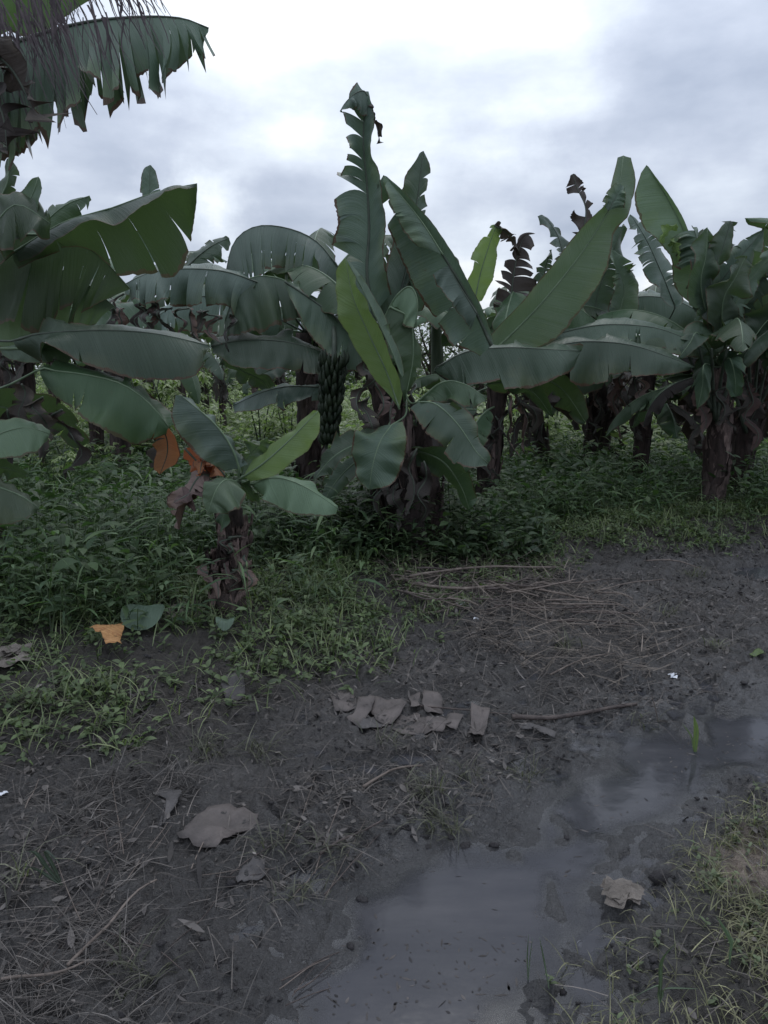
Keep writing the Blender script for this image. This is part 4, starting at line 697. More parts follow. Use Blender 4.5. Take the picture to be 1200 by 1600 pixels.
# ------------------------------------------------------------------ blades: vectorised stuff
def blades(name, P, az, el, Ln, Wd, curl, pf, material, tint, roll=None, parent=None, label=None, cat=None):
    n = len(P); k = len(pf)-1; roll = np.zeros(n) if roll is None else roll
    V = np.zeros((n, k+1, 2, 3)); pos = P.copy(); ds = Ln/k
    side = np.stack([-np.sin(az), np.cos(az), roll], 1)
    for j in range(k+1):
        w = (Wd*pf[j]*.5)[:, None]; V[:, j, 0] = pos-side*w; V[:, j, 1] = pos+side*w
        e = el-curl*(j+.5)/k; pos = pos+np.stack([np.cos(az)*np.cos(e)*ds, np.sin(az)*np.cos(e)*ds, np.sin(e)*ds], 1)
    base = (np.arange(n)*(k+1)*2)[:, None]; j = np.arange(k)[None]
    Fc = np.stack([base+2*j, base+2*j+1, base+2*j+3, base+2*j+2], -1).reshape(-1, 4)
    return V.reshape(-1, 3), Fc, np.repeat(tint, (k+1)*2, 0)
def join_build(name, parts, material, label, cat, parent=None, kind='stuff'):
    off = 0; Vs = []; Fs = []; Ts = []
    for V, Fc, T in parts: Vs.append(V); Fs.append(Fc+off); Ts.append(T); off += len(V)
    o = mesh_obj(name, np.vstack(Vs), np.vstack(Fs), material, parent, tint=np.vstack(Ts), smooth=True)
    if kind: o['kind'] = kind
    if label: o['label'] = label; o['category'] = cat
    return o
def scatter(n, x0, x1, y0, y1, fn):
    out = []; rg = RNG; tot = 0
    for _ in range(40):
        x = rg.uniform(x0, x1, 20000); y = rg.uniform(y0, y1, 20000); k = rg.random(20000) < fn(x, y)
        out.append(np.stack([x[k], y[k]], 1)); tot += int(k.sum())
        if tot >= n: break
    q = np.vstack(out)[:n]; return np.c_[q, ground_z(q[:, 0], q[:, 1])]
def tints(n, a, b, j=.18):
    t = RNG.random((n, 1)); c = np.array(a)*(1-t)+np.array(b)*t; return c*(1+RNG.normal(size=(n, 1))*j).clip(.4, 1.8)
LEAFP = [.15, .85, 1., .65, .05]; GRASSP = [.7, 1., .75, .4, .04]
inview = lambda x, y: np.abs(x) < .60*y+.9
def bankd(x, y): return sdf(BANK, x+.25*(fbm(x, y, 3, 1.5)-.5), y+.4*(fbm(x+7, y, 3, 1.5)-.5))
BARE = gp([(120, 1075), (180, 1030), (330, 1010), (350, 1060), (260, 1085), (140, 1110)])
def weeds(P, H, nl, Lr, Wr, ta, tb, stemc, spread=1.0):
    n = len(P); parts = []; rg = RNG
    az0 = rg.random(n)*6.28; lean = rg.normal(size=(n, 2))*.22
    for j in range(nl):
        f = (j+1)/nl; q = P+np.stack([lean[:, 0]*H*f, lean[:, 1]*H*f, H*f*rg.uniform(.85, 1.05, n)], 1)
        az = az0+j*2.4+rg.normal(size=n)*.4
        parts.append(blades('', q, az, rg.uniform(.1, .9, n)*spread, rg.uniform(*Lr, n), rg.uniform(*Wr, n), rg.uniform(.5, 1.5, n), LEAFP, None, tints(n, ta, tb), rg.normal(size=n)*.35))
    L2 = np.sqrt((lean**2).sum(1)); parts.append(blades('', P-[0, 0, .01], np.arctan2(lean[:, 1], lean[:, 0]), np.arctan2(1, L2), H, np.full(n, .006), np.zeros(n), [1, .8, .6], None, tints(n, stemc, stemc)))
    return parts
# tall lush weeds below the plants
def f_lush(x, y):
    d = bankd(x, y); left = sstep(1.2, -1.0, x+(5-y)*.15)
    dens = sstep(-.5, -1.3, d)*(.35+.65*left+.5*sstep(5.2, 6.5, y)); clr = np.hypot((x+1.0)*1.6, (y-4.45)); dens = dens*sstep(.35, .75, clr); return np.clip(dens*sstep(.25, .5, fbm(x, y, 3, 1.2)+.1)*inview(x, y)*(.5+.5*(y < 11)), 0, 1)
P = scatter(10500, -6.5, 7, 3.8, 13, f_lush); n = len(P)
H = RNG.uniform(.12, .42, n)*(.75+.5*sstep(.3, .7, fbm(P[:, 0], P[:, 1], 2, .9)))
parts = weeds(P, H, 10, (.035, .12), (.008, .026), (.055, .10, .050), (.155, .215, .11), (.07, .10, .05))
q2 = P[RNG.random(n) < .22]; parts += weeds(q2, RNG.uniform(.3, .6, len(q2)), 7, (.09, .17), (.03, .055), (.035, .07, .03), (.09, .14, .06), (.06, .09, .04))
k = RNG.random(n) < .35; parts += weeds(P[k]+[.05, .05, 0], H[k]*1.25, 6, (.14, .30), (.010, .02), (.05, .10, .045), (.15, .22, .10), (.05, .08, .03))
k = RNG.random(n) < .6; q = P[k]; n2 = len(q); parts.append(blades('', q, RNG.random(n2)*6.28, RNG.uniform(.9, 1.5, n2), RNG.uniform(.2, .5, n2), RNG.uniform(.005, .012, n2), RNG.uniform(.5, 2.0, n2), GRASSP, None, tints(n2, (.06, .10, .045), (.19, .24, .11))))
join_build('undergrowth_weeds', parts, WEED, 'lush dark green undergrowth weeds below the banana plants', 'weeds')
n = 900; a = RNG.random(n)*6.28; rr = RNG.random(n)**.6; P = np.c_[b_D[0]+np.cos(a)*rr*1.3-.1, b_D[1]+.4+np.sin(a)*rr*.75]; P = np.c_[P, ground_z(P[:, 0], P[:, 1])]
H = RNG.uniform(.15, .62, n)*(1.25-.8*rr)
parts = weeds(P, H, 9, (.05, .14), (.015, .045), (.03, .055, .028), (.08, .12, .055), (.04, .05, .03))  # dark tints carry the shade under the tall plant in the leaf colour
join_build('shade_tinted_shrubs', parts, WEED, 'broad-leaved shrubs tinted dark for shade, crowding the foot of the tall middle plant', 'shrubs')
# short grass and creeping leaves on the slope
def f_slope(x, y):
    d = bankd(x, y); bare = sdf(BARE, x, y); return np.clip(sstep(.18, -.25, d)*(1-.75*sstep(.1, -.1, bare))*inview(x, y)*sstep(10, 8, y)*(.25+.9*sstep(.38, .6, fbm(x, y, 3, 2.2)))*(.55+.45*sstep(-.2, -1.0, d)), 0, 1)
P = scatter(17000, -5, 5.5, 2.5, 9, f_slope); n = len(P)
parts = weeds(P, RNG.uniform(.015, .09, n), 5, (.022, .060), (.012, .026), (.055, .085, .040), (.15, .20, .09), (.05, .06, .03))
P = scatter(52000, -5, 7, 2.5, 9.8, f_slope); n = len(P)
parts.append(blades('', P, RNG.random(n)*6.28, RNG.uniform(.5, 1.5, n), RNG.uniform(.06, .2, n), RNG.uniform(.004, .009, n), RNG.uniform(.3, 1.8, n), GRASSP, None, tints(n, (.09, .125, .06), (.25, .285, .15))))
join_build('bank_ground_cover', parts, WEED, 'low creeping leaves and short grass on the bank beside the mud', 'ground cover')
# right foreground grass
def f_r(x, y):
    d = sdf(RBANK, x+.2*(fbm(x, y, 3, 3)-.5), y+.2*(fbm(x+5, y, 3, 3)-.5)); s = sdf(gp([(1120, 1350), (1260, 1345), (1300, 1440), (1130, 1425)]), x, y)
    return np.clip(sstep(.04, -.25, d)*(.22+.9*sstep(.36, .6, fbm(x, y, 3, 4)))*(1-.9*(s < 0)), 0, 1)
P = scatter(16000, .2, 3.2, 1.0, 3.1, f_r); n = len(P)
parts = [blades('', P, RNG.random(n)*6.28, RNG.uniform(.3, 1.3, n), RNG.uniform(.02, .11, n), RNG.uniform(.0015, .004, n), RNG.uniform(.3, 1.8, n), GRASSP, None, tints(n, (.11, .115, .065), (.27, .26, .15), .3))]
k = RNG.random(n) < .07; parts += weeds(P[k], RNG.uniform(.005, .035, int(k.sum())), 5, (.010, .026), (.006, .012), (.08, .10, .055), (.15, .19, .10), (.06, .08, .04))
join_build('near_grass_patch', parts, WEED, 'thin grass and seedlings at the lower right beside the puddle', 'grass')
# dead stems pressed in the mud
def f_mud(x, y):
    dp = sdf(PUDDLE, x, y); return np.clip(sstep(.03, .25, dp)*(.22+.8*sstep(.40, .62, fbm(x+3, y, 3, 2.5)))*inview(x, y)*(sdf(BANK, x, y) > -.5), 0, 1)
parts = []
P = scatter(17000, -4, 5.5, 1.1, 8, f_mud); n = len(P); P[:, 2] += .004
parts.append(blades('', P, RNG.random(n)*6.28, RNG.uniform(-.05, .5, n), RNG.uniform(.03, .2, n), RNG.uniform(.0012, .0035, n), RNG.uniform(-.2, 1.0, n), [1, .9, .8, .6, .3], None, tints(n, (.055, .048, .045), (.17, .15, .135), .3)))
P = scatter(11000, -4, 5.5, 1.1, 8, f_mud); n = len(P); P[:, 2] += .004
parts.append(blades('', P, RNG.random(n)*6.28, RNG.uniform(0, .5, n), RNG.gamma(2.2, .012, n)+.006, RNG.gamma(2, .004, n)+.003, RNG.uniform(-.8, 1.2, n), LEAFP, None, tints(n, (.03, .027, .027), (.15, .135, .125), .4), RNG.normal(size=n)*.3))
# lower left tangle
TL = gp([(-60, 1250), (260, 1240), (330, 1400), (420, 1620), (-60, 1700)])
P = scatter(1500, -1.8, .2, 1.1, 2.6, lambda x, y: (sdf(TL, x, y) < .1)*sstep(.4, .6, fbm(x, y, 3, 4))); n = len(P); P[:, 2] += .006
parts.append(blades('', P, RNG.normal(size=n)*.9+.5+3.14*(RNG.random(n) < .5), RNG.uniform(-.05, .7, n), RNG.uniform(.03, .18, n), RNG.uniform(.001, .0035, n), RNG.uniform(-.3, 1.4, n), [1, .9, .8, .6, .3], None, tints(n, (.04, .036, .034), (.14, .128, .118), .4)))
# straw heap at the edge of the bank
HP = gp([(600, 905), (700, 885), (870, 895), (1000, 990), (1010, 1060), (880, 1060), (760, 1010), (650, 960)])
P = scatter(2000, -1, 4, 3, 6, lambda x, y: (sdf(HP, x, y) < .1)*.9); n = len(P); P[:, 2] += RNG.uniform(.005, .07, n)
parts.append(blades('', P, RNG.normal(size=n)*1.0+3.14*(RNG.random(n) < .5), RNG.uniform(-.1, .5, n), RNG.uniform(.05, .28, n), RNG.uniform(.002, .007, n), RNG.uniform(-.2, .5, n), [1, .9, .8, .6, .3], None, tints(n, (.06, .05, .044), (.21, .175, .145), .35)))
join_build('dead_stem_litter', parts, DRY, 'dead stems, straw and rotting bits trodden into the grey mud', 'plant litter')
# drooping dry tufts in the mud
parts = []
for (px, py, nb, hh, c) in [(690, 1290, 70, .13, .8), (670, 1240, 60, .12, .8), (400, 1180, 40, .16, .7), (40, 1370, 16, .2, 1.3), (230, 1520, 40, .13, .7), (430, 1320, 30, .12, .7), (60, 1100, 60, .15, .9), (320, 1180, 50, .15, .8), (730, 1215, 40, .1, .8), (1000, 1130, 14, .12, .9), (880, 1010, 40, .15, .8), (1040, 960, 40, .15, .8), (1090, 900, 40, .15, .8), (470, 1400, 30, .1, .7), (520, 1330, 30, .1, .7), (820, 1210, 40, .08, .6), (600, 1160, 25, .1, .7), (1120, 1010, 40, .12, .9)]:
    p = G(px, py); q = p+np.c_[RNG.normal(size=(nb, 2))*.035, np.zeros(nb)]
    parts.append(blades('', q, RNG.random(nb)*6.28, RNG.uniform(.6, 1.5, nb), RNG.uniform(.5, 1.3, nb)*hh, RNG.uniform(.0025, .006, nb), RNG.uniform(.8, 2.4, nb), GRASSP, None, tints(nb, (.075, .08, .055), (.17, .17, .12), .25)*c))
join_build('trodden_grass_tufts', parts, WEED, 'muddy half dead grass tufts poking out of the mud', 'grass')
# mud crumbs
def crumbs(P, R):
    ico = np.array([(0, 0, 1), (.9, 0, .3), (.28, .85, .3), (-.73, .53, .3), (-.73, -.53, .3), (.28, -.85, .3), (0, 0, -.5)])
    fc = np.array([(0, 1, 2), (0, 2, 3), (0, 3, 4), (0, 4, 5), (0, 5, 1), (6, 2, 1), (6, 3, 2), (6, 4, 3), (6, 5, 4), (6, 1, 5)])
    n = len(P); V = P[:, None]+ico[None]*R[:, None, None]*RNG.uniform(.6, 1.3, (n, 7, 1))*np.array([1, 1, .7]); Fc = (np.arange(n)*7)[:, None, None]+fc[None]
    return V.reshape(-1, 3), Fc.reshape(-1, 3)
P = scatter(17000, -4, 5.5, 1.1, 7.5, lambda x, y: np.clip(sstep(-.02, .12, sdf(PUDDLE, x, y))*(.03+.97*sstep(.45, .6, fbm(x, y, 3, 3.3)))*inview(x, y), 0, 1))
V, Fc = crumbs(P, RNG.gamma(1.6, .0028, len(P))+.0015); o = mesh_obj('mud_crumbs', V, Fc, STONE, smooth=False); tag(o, 'small wet mud crumbs scattered along the track', 'mud crumbs', kind='stuff')
P = scatter(420, -1, 3.5, 1.1, 5, lambda x, y: (sdf(PUDDLE, x, y) < -.03)*(.1+.9*(fbm(x, y, 2, 3) > .5))); P[:, 2] = .0005
n = len(P); pt = [blades('', P, RNG.random(n)*6.28, np.zeros(n), RNG.gamma(2, .007, n), RNG.uniform(.002, .008, n), np.zeros(n), LEAFP, None, tints(n, (.03, .028, .03), (.10, .09, .085), .3))]
join_build('floating_debris', pt, DRY, 'tiny dark plant bits floating on the puddle', 'debris')

# ------------------------------------------------------------------ background field
def f_field(x, y): return np.clip((y > 9.5)*(np.abs(x) < .62*y+1)*sstep(34, 12, y), 0, 1)
P = scatter(9000, -20, 20, 9.5, 34, f_field); n = len(P)
parts = weeds(P, RNG.uniform(.15, .75, n), 6, (.10, .22), (.04, .09), (.12, .16, .07), (.28, .33, .17), (.08, .12, .05))
join_build('field_weeds', parts, WEED, 'light green weeds filling the open field beyond the banana plants', 'weeds')
def cassava_mesh(seed):
    rg = np.random.default_rng(seed); Ps = []; az = []; el = []; Ln = []; st = MB()
    for s in range(3):
        a = rg.random()*6.28; top = np.array([math.cos(a)*.28, math.sin(a)*.28, rg.uniform(.9, 1.35)])
        st.tube(crv([(0, 0, 0), top*[.4, .4, .5], top], 6), np.linspace(.016, .008, 6), 5)
        for j in range(16):
            f = rg.uniform(.45, 1.0); c = top*[f, f, f]; a2 = rg.random()*6.28; c = c+np.array([math.cos(a2)*.16, math.sin(a2)*.16, rg.uniform(0, .1)])
            for q in range(6): Ps.append(c); az.append(a2+(q-2.5)*.62); el.append(rg.uniform(-.5, .15)); Ln.append(rg.uniform(.10, .16))
    n = len(Ps); V, Fc, T = blades('', np.array(Ps), np.array(az), np.array(el), np.array(Ln), np.full(n, .035), np.full(n, .6), [.15, .8, 1, .05], None, tints(n, (.15, .20, .08), (.34, .40, .20), .2))
    return V, Fc, T, st
protos = []
for s in range(4):
    V, Fc, T, st = cassava_mesh(60+s); r = empty('cassava_plant', (0, 0, 0)); tag(r, 'pale green cassava plant with finger-like leaves in the field behind', 'cassava plant', 'cassava plants in the field behind the bananas')
    f = mesh_obj('foliage', V, Fc, WEED, r, tint=T); s_ = st.build('stem', STEMG, r, smooth=True); protos.append((r, [f, s_]))
rg = np.random.default_rng(5); cnt = 0
for i in range(150):
    y_ = 10.5+22*rg.random()**1.4; x_ = rg.uniform(-.55*y_, .55*y_)
    r, ch = protos[i % 4]
    if i >= 4:
        r2 = r.copy(); COL.objects.link(r2)
        for c in ch: d = c.copy(); COL.objects.link(d); d.parent = r2
        r = r2
    if i >= 4 or True:
        px_ = 600+x_/y_*F; zone = 'left of the fruit bunch' if px_ < 500 else ('right of the tall middle plant' if px_ < 900 else 'beyond the right hand trunks')
        dd = 'near edge' if y_ < 15 else 'far part'; r['label'] = f'pale green cassava plant, {dd} of the field, {zone}'; r['group'] = f'cassava plants at the {dd} of the field, {zone}'
    r.location = (x_, y_, float(ground_z(x_, y_))-.02); sc = rg.uniform(.7, 1.15); r.scale = (sc, sc, sc); r.rotation_euler = (0, 0, rg.random()*6.28)
for i, (px, py) in enumerate([(60, 770), (110, 760), (150, 775), (90, 800)]):
    p = G(px, py); r2 = protos[i][0].copy(); COL.objects.link(r2)
    for c in protos[i][1]: d = c.copy(); COL.objects.link(d); d.parent = r2
    r2.location = tuple(p); r2.scale = (.55, .55, .5); r2.rotation_euler = (0, 0, i*1.3)
    r2['label'] = 'small pale cassava seedling in the shade at the left behind the low sucker'; r2['group'] = 'cassava seedlings at the left'
# leafy trees behind
BARK = plain('tree_bark', (.03, .025, .022), (.09, .075, .06), 6, .8, .8, .03)
def tree(x_, y_, hgt, rad, label, seed, nleaf=1800, ls=.22, ta=(.05, .075, .04), tb=(.14, .18, .09)):
    rg = np.random.default_rng(seed); b = np.array([x_, y_, float(ground_z(x_, y_))]); r = empty('leafy_tree', b); tag(r, label, 'tree')
    m = MB(); m.tube(crv([b-[0, 0, .1], b+[.1, 0, hgt*.4], b+[0, 0, hgt*.8]], 8), np.linspace(rad*.08, rad*.03, 8), 8)
    cl = []
    for i in range(9):
        a = rg.random()*6.28; c = b+np.array([math.cos(a)*rad*rg.uniform(.2, .75), math.sin(a)*rad*.7*rg.uniform(.2, 1), hgt*rg.uniform(.5, .92)]); cl.append(c)
        m.tube(crv([b+[0, 0, hgt*rg.uniform(.3, .6)], (b+c)/2+[0, 0, hgt*.22], c], 6), np.linspace(rad*.03, rad*.008, 6), 5)
    m.build('trunk', BARK, r, smooth=True)
    k = rg.integers(0, 9, nleaf); q = np.array(cl)[k]+rg.normal(size=(nleaf, 3))*rad*np.array([.22, .22, .17])
    V, Fc, T = blades('', q, rg.random(nleaf)*6.28, rg.uniform(-.9, .6, nleaf), rg.uniform(.6, 1.3, nleaf)*ls, np.full(nleaf, ls*.45), rg.uniform(0, 1, nleaf), [.2, 1, .1], None, tints(nleaf, ta, tb, .3))
    mesh_obj('crown', V, Fc, WEED, r, tint=T); return r
def at_x(px, Y): return (px-600)/F*Y/math.cos(PITCH)*1.02
tree(at_x(668, 26), 26, 3.9, 1.8, 'small leafy tree seen through the gap right of the tall middle plant', 1, 1500, .16)
tree(at_x(330, 17), 17, 2.1, .9, 'thin dark bush in the field between the left trunk and the young plant', 2, 700, .12)
tree(at_x(300, 32), 32, 3.3, 3.0, 'round dark tree at the far side of the field behind the left leaves', 3)
tree(at_x(420, 38), 38, 3.2, 3.5, 'broad low tree in front of the pale house', 4)
tree(at_x(560, 34), 34, 3.2, 3.0, 'dark tree at the far side of the field behind the fruit bunch', 5)
tree(at_x(740, 36), 36, 3.6, 3.2, 'distant tree just right of the green banana stem', 6)
tree(at_x(850, 34), 34, 3.4, 3.2, 'distant tree behind the big diagonal leaf', 7)
tree(at_x(960, 33), 33, 3.5, 3.0, 'distant tree behind the thick dark trunk', 8)
tree(at_x(1070, 35), 35, 3.6, 3.4, 'distant tree left of the pale trunk', 9)
tree(at_x(1190, 32), 32, 3.8, 3.2, 'distant tree at the far right edge', 10)
tree(at_x(150, 30), 30, 3.4, 3.2, 'distant tree behind the leaning brown trunk at the left', 12)
tree(at_x(30, 30), 30, 3.6, 3.2, 'distant tree at the far left edge', 13)
P = scatter(5200, -45, 45, 34, 46, lambda x, y: np.ones_like(x)); n = len(P)
parts = weeds(P, RNG.uniform(.8, 2.4, n), 7, (.3, .6), (.15, .28), (.045, .075, .035), (.12, .16, .08), (.05, .07, .04))
join_build('far_bushes', parts, WEED, 'hazy band of bushes closing the far side of the field', 'bushes')

# ------------------------------------------------------------------ house
hw = plain('pale_house_wall', (.42, .43, .45), (.56, .57, .60), 3, .8, .1); hr = plain('grey_roof_sheet', (.13, .14, .17), (.2, .21, .25), 2, .6, .1)
hg = plain('dark_window_glass', (.02, .025, .03), (.05, .055, .06), 2, .15, 0, spec=.6); hf = plain('white_window_frame', (.6, .6, .62), (.75, .75, .78), 3, .6, 0)
def house():
    Y0 = 44; x0 = at(462, 520, Y0)[0]; x1 = at(600, 520, Y0)[0]; ze = at(470, 512, Y0)[2]; zr = at(470, 494, Y0)[2]+.25; y1 = Y0+8
    r = empty('house', ((x0+x1)/2, Y0, 0)); tag(r, 'pale house with a grey pitched roof and dark windows glimpsed between the leaves', 'house')
    m = MB(); m.box((x0, Y0, -.2), (x1, y1, ze)); m.build('wall', hw, r)
    o_ = .6; ym = (Y0+y1)/2; m = MB()
    m.add([(x0-o_, Y0-o_, ze-.1), (x1+o_, Y0-o_, ze-.1), (x1+o_, y1+o_, ze-.1), (x0-o_, y1+o_, ze-.1), (x0+2.0, ym, zr+.9), (x1-2, ym, zr+.9)], [(0, 1, 5, 4), (2, 3, 4, 5), (1, 2, 5), (3, 0, 4), (3, 2, 1, 0)]); m.build('roof', hr, r)
    m = MB(); m.box((x0-o_, Y0-o_-.06, ze-.28), (x1+o_, Y0-o_-.01, ze-.08)); m.build('fascia', hf, r)
    w = 1.2; xs = np.linspace(x0+.35, x1-1.6, 4)
    for xx in xs:
        m = MB(); a, b_ = ze-1.55, ze-.45
        for (p, q) in (((xx-.07, a-.07), (xx, b_+.07)), ((xx+w, a-.07), (xx+w+.07, b_+.07)), ((xx, a-.07), (xx+w, a)), ((xx, b_), (xx+w, b_+.07)), ((xx+w/2-.03, a), (xx+w/2+.03, b_))):
            m.box((p[0], Y0-.09, p[1]), (q[0], Y0-.01, q[1]))
        f = m.build('window', hf, r); m = MB(); m.box((xx, Y0-.05, a), (xx+w, Y0-.015, b_)); m.build('pane', hg, f)
house()

# ------------------------------------------------------------------ things lying on the ground
def sheet(name, px_poly, mat_, label, cat, lift=.012, amp=.012, th=.002, group=None, seed=0, curl=0):
    """a bent flat piece lying on the mud, outline given by ground pixels"""
    rg = np.random.default_rng(seed); pts = np.array([G(a, b) for a, b in px_poly]); c = pts.mean(0); n = len(pts); pts = c+(pts-c)*(1.18 if name == 'sheath_scrap' else 1)
    # subdivide outline and rings to let it warp
    out = []
    for i in range(n):
        for t in np.linspace(0, 1, 4, endpoint=False): out.append(pts[i]*(1-t)+pts[(i+1) % n]*t)
    out = np.array(out); out += rg.normal(size=out.shape)*.0035*[1, 1, 0]; k = len(out); V = [c]; rings = [.35, .7, 1.]
    for r in rings: V += list(c+(out-c)*r)
    V = np.array(V); ph = rg.random(4)*6.28
    r_ = np.linalg.norm(V-c, axis=1); V[:, 2] = ground_smooth(V[:, 0], V[:, 1])+lift+amp*np.sin(V[:, 0]*22+ph[0])*np.sin(V[:, 1]*17+ph[1])+curl*r_**2*10
    m = len(V); V = np.vstack([V, V-[0, 0, th]])
    Fc = [(0, 1+j, 1+(j+1) % k) for j in range(k)]
    for q in range(len(rings)-1): Fc += [(1+q*k+j, 1+(q+1)*k+j, 1+(q+1)*k+(j+1) % k, 1+q*k+(j+1) % k) for j in range(k)]
    Fc += [tuple(i+m for i in f[::-1]) for f in Fc]; l = 1+(len(rings)-1)*k
    Fc += [(l+j, l+j+m, l+(j+1) % k+m, l+(j+1) % k) for j in range(k)]
    o = mesh_obj(name, V, Fc, mat_, loc=(c[0], c[1], float(V[0, 2]))); tag(o, label, cat, group); return o
def ground_smooth(x, y): return np.add.reduce([ground_z(x+dx, y+dy) for dx, dy in ((0, 0), (.03, 0), (-.03, 0), (0, .03), (0, -.03))])/5+.004
sheet('flattened_sheath', [(276, 1318), (290, 1300), (330, 1270), (362, 1262), (380, 1266), (404, 1276), (402, 1290), (370, 1303), (362, 1318), (335, 1328), (300, 1328)], CARD, 'large brown flattened banana sheath lying on the mud at the lower left', 'sheath', seed=1)
sheet('flattened_sheath', [(371, 1383), (376, 1364), (398, 1355), (415, 1358), (416, 1378), (398, 1384)], CARDG, 'small rounded brown-grey sheath scrap in the mud below the large brown one', 'sheath', seed=2)
cl = [([(520, 1092), (545, 1088), (562, 1098), (545, 1112), (525, 1112)], 'at the left end of the row of scraps'), ([(560, 1095), (584, 1094), (580, 1118), (560, 1134), (545, 1130), (558, 1112)], 'second from the left in the row'),
      ([(590, 1103), (620, 1102), (632, 1108), (610, 1132), (590, 1126), (582, 1118)], 'wide, between the left scraps and the middle of the row'), ([(570, 1118), (585, 1122), (602, 1136), (592, 1148), (568, 1146), (560, 1136)], 'darker, sunk just below the row'),
      ([(640, 1090), (655, 1088), (654, 1108), (642, 1110)], 'narrow, standing up above the middle of the row'), ([(664, 1089), (686, 1092), (690, 1112), (668, 1116), (660, 1105)], 'square, at the upper right of the row'),
      ([(622, 1126), (650, 1122), (662, 1128), (655, 1148), (636, 1150), (612, 1142)], 'in the very middle of the row'), ([(665, 1126), (690, 1124), (702, 1134), (690, 1150), (662, 1150)], 'right of the middle of the row'),
      ([(700, 1125), (722, 1128), (712, 1142), (696, 1142)], 'small, between the row and the leaning pale piece'), ([(738, 1122), (762, 1125), (756, 1150), (752, 1168), (733, 1168), (735, 1148)], 'palest, leaning at the right end beside the stick')]
for i, (pl, d) in enumerate(cl): sheet('sheath_scrap', pl, CARD if i != 3 else CARDG, 'torn brown sheath scrap '+d, 'scrap', seed=10+i, group='torn brown sheath scraps in a row on the mud', lift=.005+.004*(i % 3), curl=.25 if i in (4, 9) else .03)
sheet('grey_leaf', [(803, 1131), (830, 1136), (870, 1150), (866, 1158), (838, 1152), (815, 1143)], CARDG, 'flat grey rotting leaf just below the right half of the stick', 'leaf', seed=31)
sheet('grey_leaf', [(345, 1072), (368, 1062), (382, 1078), (378, 1096), (352, 1096)], CARDG, 'grey rotting leaf under the watermark-free slope right of the creeping green patch', 'leaf', seed=32)
sheet('grey_leaf', [(236, 1248), (262, 1236), (284, 1246), (276, 1262), (256, 1296), (250, 1292), (262, 1262)], CARDG, 'bent grey dead leaf above the large brown sheath', 'leaf', seed=33)
sheet('yellow_dead_leaf', [(143, 1012), (160, 1002), (176, 1003), (180, 995), (193, 994), (195, 1010), (190, 1020), (192, 1038), (168, 1038), (162, 1022), (150, 1018)], YEL, 'bright orange-yellow dead leaf on the bank at the left', 'leaf', lift=.09, seed=34, amp=.03)
sheet('yellow_fallen_leaf', [(1172, 1024), (1186, 1018), (1196, 1024), (1190, 1028), (1178, 1029)], LY, 'small yellow-green leaf on the wet mud near the right edge', 'leaf', seed=35)
o = bpy.data.objects['grey_leaf.001']; o['label'] = 'grey rotting leaf on the slope right of the creeping green patch'
# round green taro leaf
def taro(px, py, r, label, tilt=.5, h=.12):
    b = G(px, py+22); root = empty('taro_plant', b); tag(root, label, 'plant'); c = at(px, py, b[1]); V = [c]; n = 22
    for k in (.5, 1.0):
        for i in range(n):
            a = i/n*6.28; rr = r*k*(1-.25*math.cos(a+1.57)**6)*(1+.25*max(0, math.sin(a))); V.append(c+np.array([math.cos(a)*rr, math.sin(a)*rr*.8*math.cos(tilt), math.sin(a)*rr*math.sin(tilt)+.02*math.cos(2*a)*k]))
    Fc = [(0, 1+i, 1+(i+1) % n) for i in range(n)]+[(1+i, 1+n+i, 1+n+(i+1) % n, 1+(i+1) % n) for i in range(n)]
    uv = [(v[0]-c[0]+.5, .3) for v in V]; mesh_obj('leaf', V, Fc, LP, root, uv=uv)
    V, Fc, _ = tube(crv([b, (b+c)/2+[.01, 0, .01], c], 6), .004, 6); mesh_obj('stalk', V, Fc, RIB, root)
taro(222, 962, .115, 'round pale green taro-like leaf on the weedy bank left of the young plant')
taro(1052-700, 972, .05, 'small rounded leaf beside the foot of the young plant')
# crumpled husks
def husk(px, py, r, mat_, label, seed, name='crumpled_dead_leaf', n=7, flat_=.5, cat='leaf'):
    b = G(px, py); root = empty(name, b); tag(root, label, cat); rg = np.random.default_rng(seed)
    for i in range(n):
        c = b+np.array([rg.normal()*r*.35, rg.normal()*r*.35, rg.uniform(.1, .5)*r*flat_*2]); a = rg.random()*6.28; V = []
        for u in range(6):
            for v in range(5):
                s, t = u/5-.5, v/4-.5; V.append(c+np.array([math.cos(a)*s*r*1.6-math.sin(a)*t*r, math.sin(a)*s*r*1.6+math.cos(a)*t*r, (abs(t)*.5+.25*math.sin(s*6+i))*r*flat_*(1 if i % 2 else -1)+rg.normal()*r*.05]))
        Fc = [(u*5+v, u*5+v+1, (u+1)*5+v+1, (u+1)*5+v) for u in range(5) for v in range(4)]
        mesh_obj('fold', V, Fc, mat_, root)
husk(287, 958, .075, PAPG, 'crumpled pinkish-brown dead leaf left of the young plant foot', 1)
husk(968, 1402, .052, PAPG, 'crumpled pale dry husk lump beside the puddle at the lower right', 2, n=9)
husk(15, 1030, .09, PAPG, 'bundle of grey dead leaf strips on the bank at the left edge', 3)
husk(180, 1505, .022, CARDG, 'small curled brown leaf among stems at the bottom left', 4, n=4)
husk(1070, 1192, .022, STONE, 'dark curled leaf lying in the shallow water below the green shoot', 5, n=4)
husk(1040, 900, .05, PAPG, 'pale flattened dead leaf on the dark littered mud at the right', 6, n=4, flat_=.25)
husk(1095, 985, .04, PAPG, 'pale curled leaf by the wet edge at the right', 7, n=4, flat_=.3)
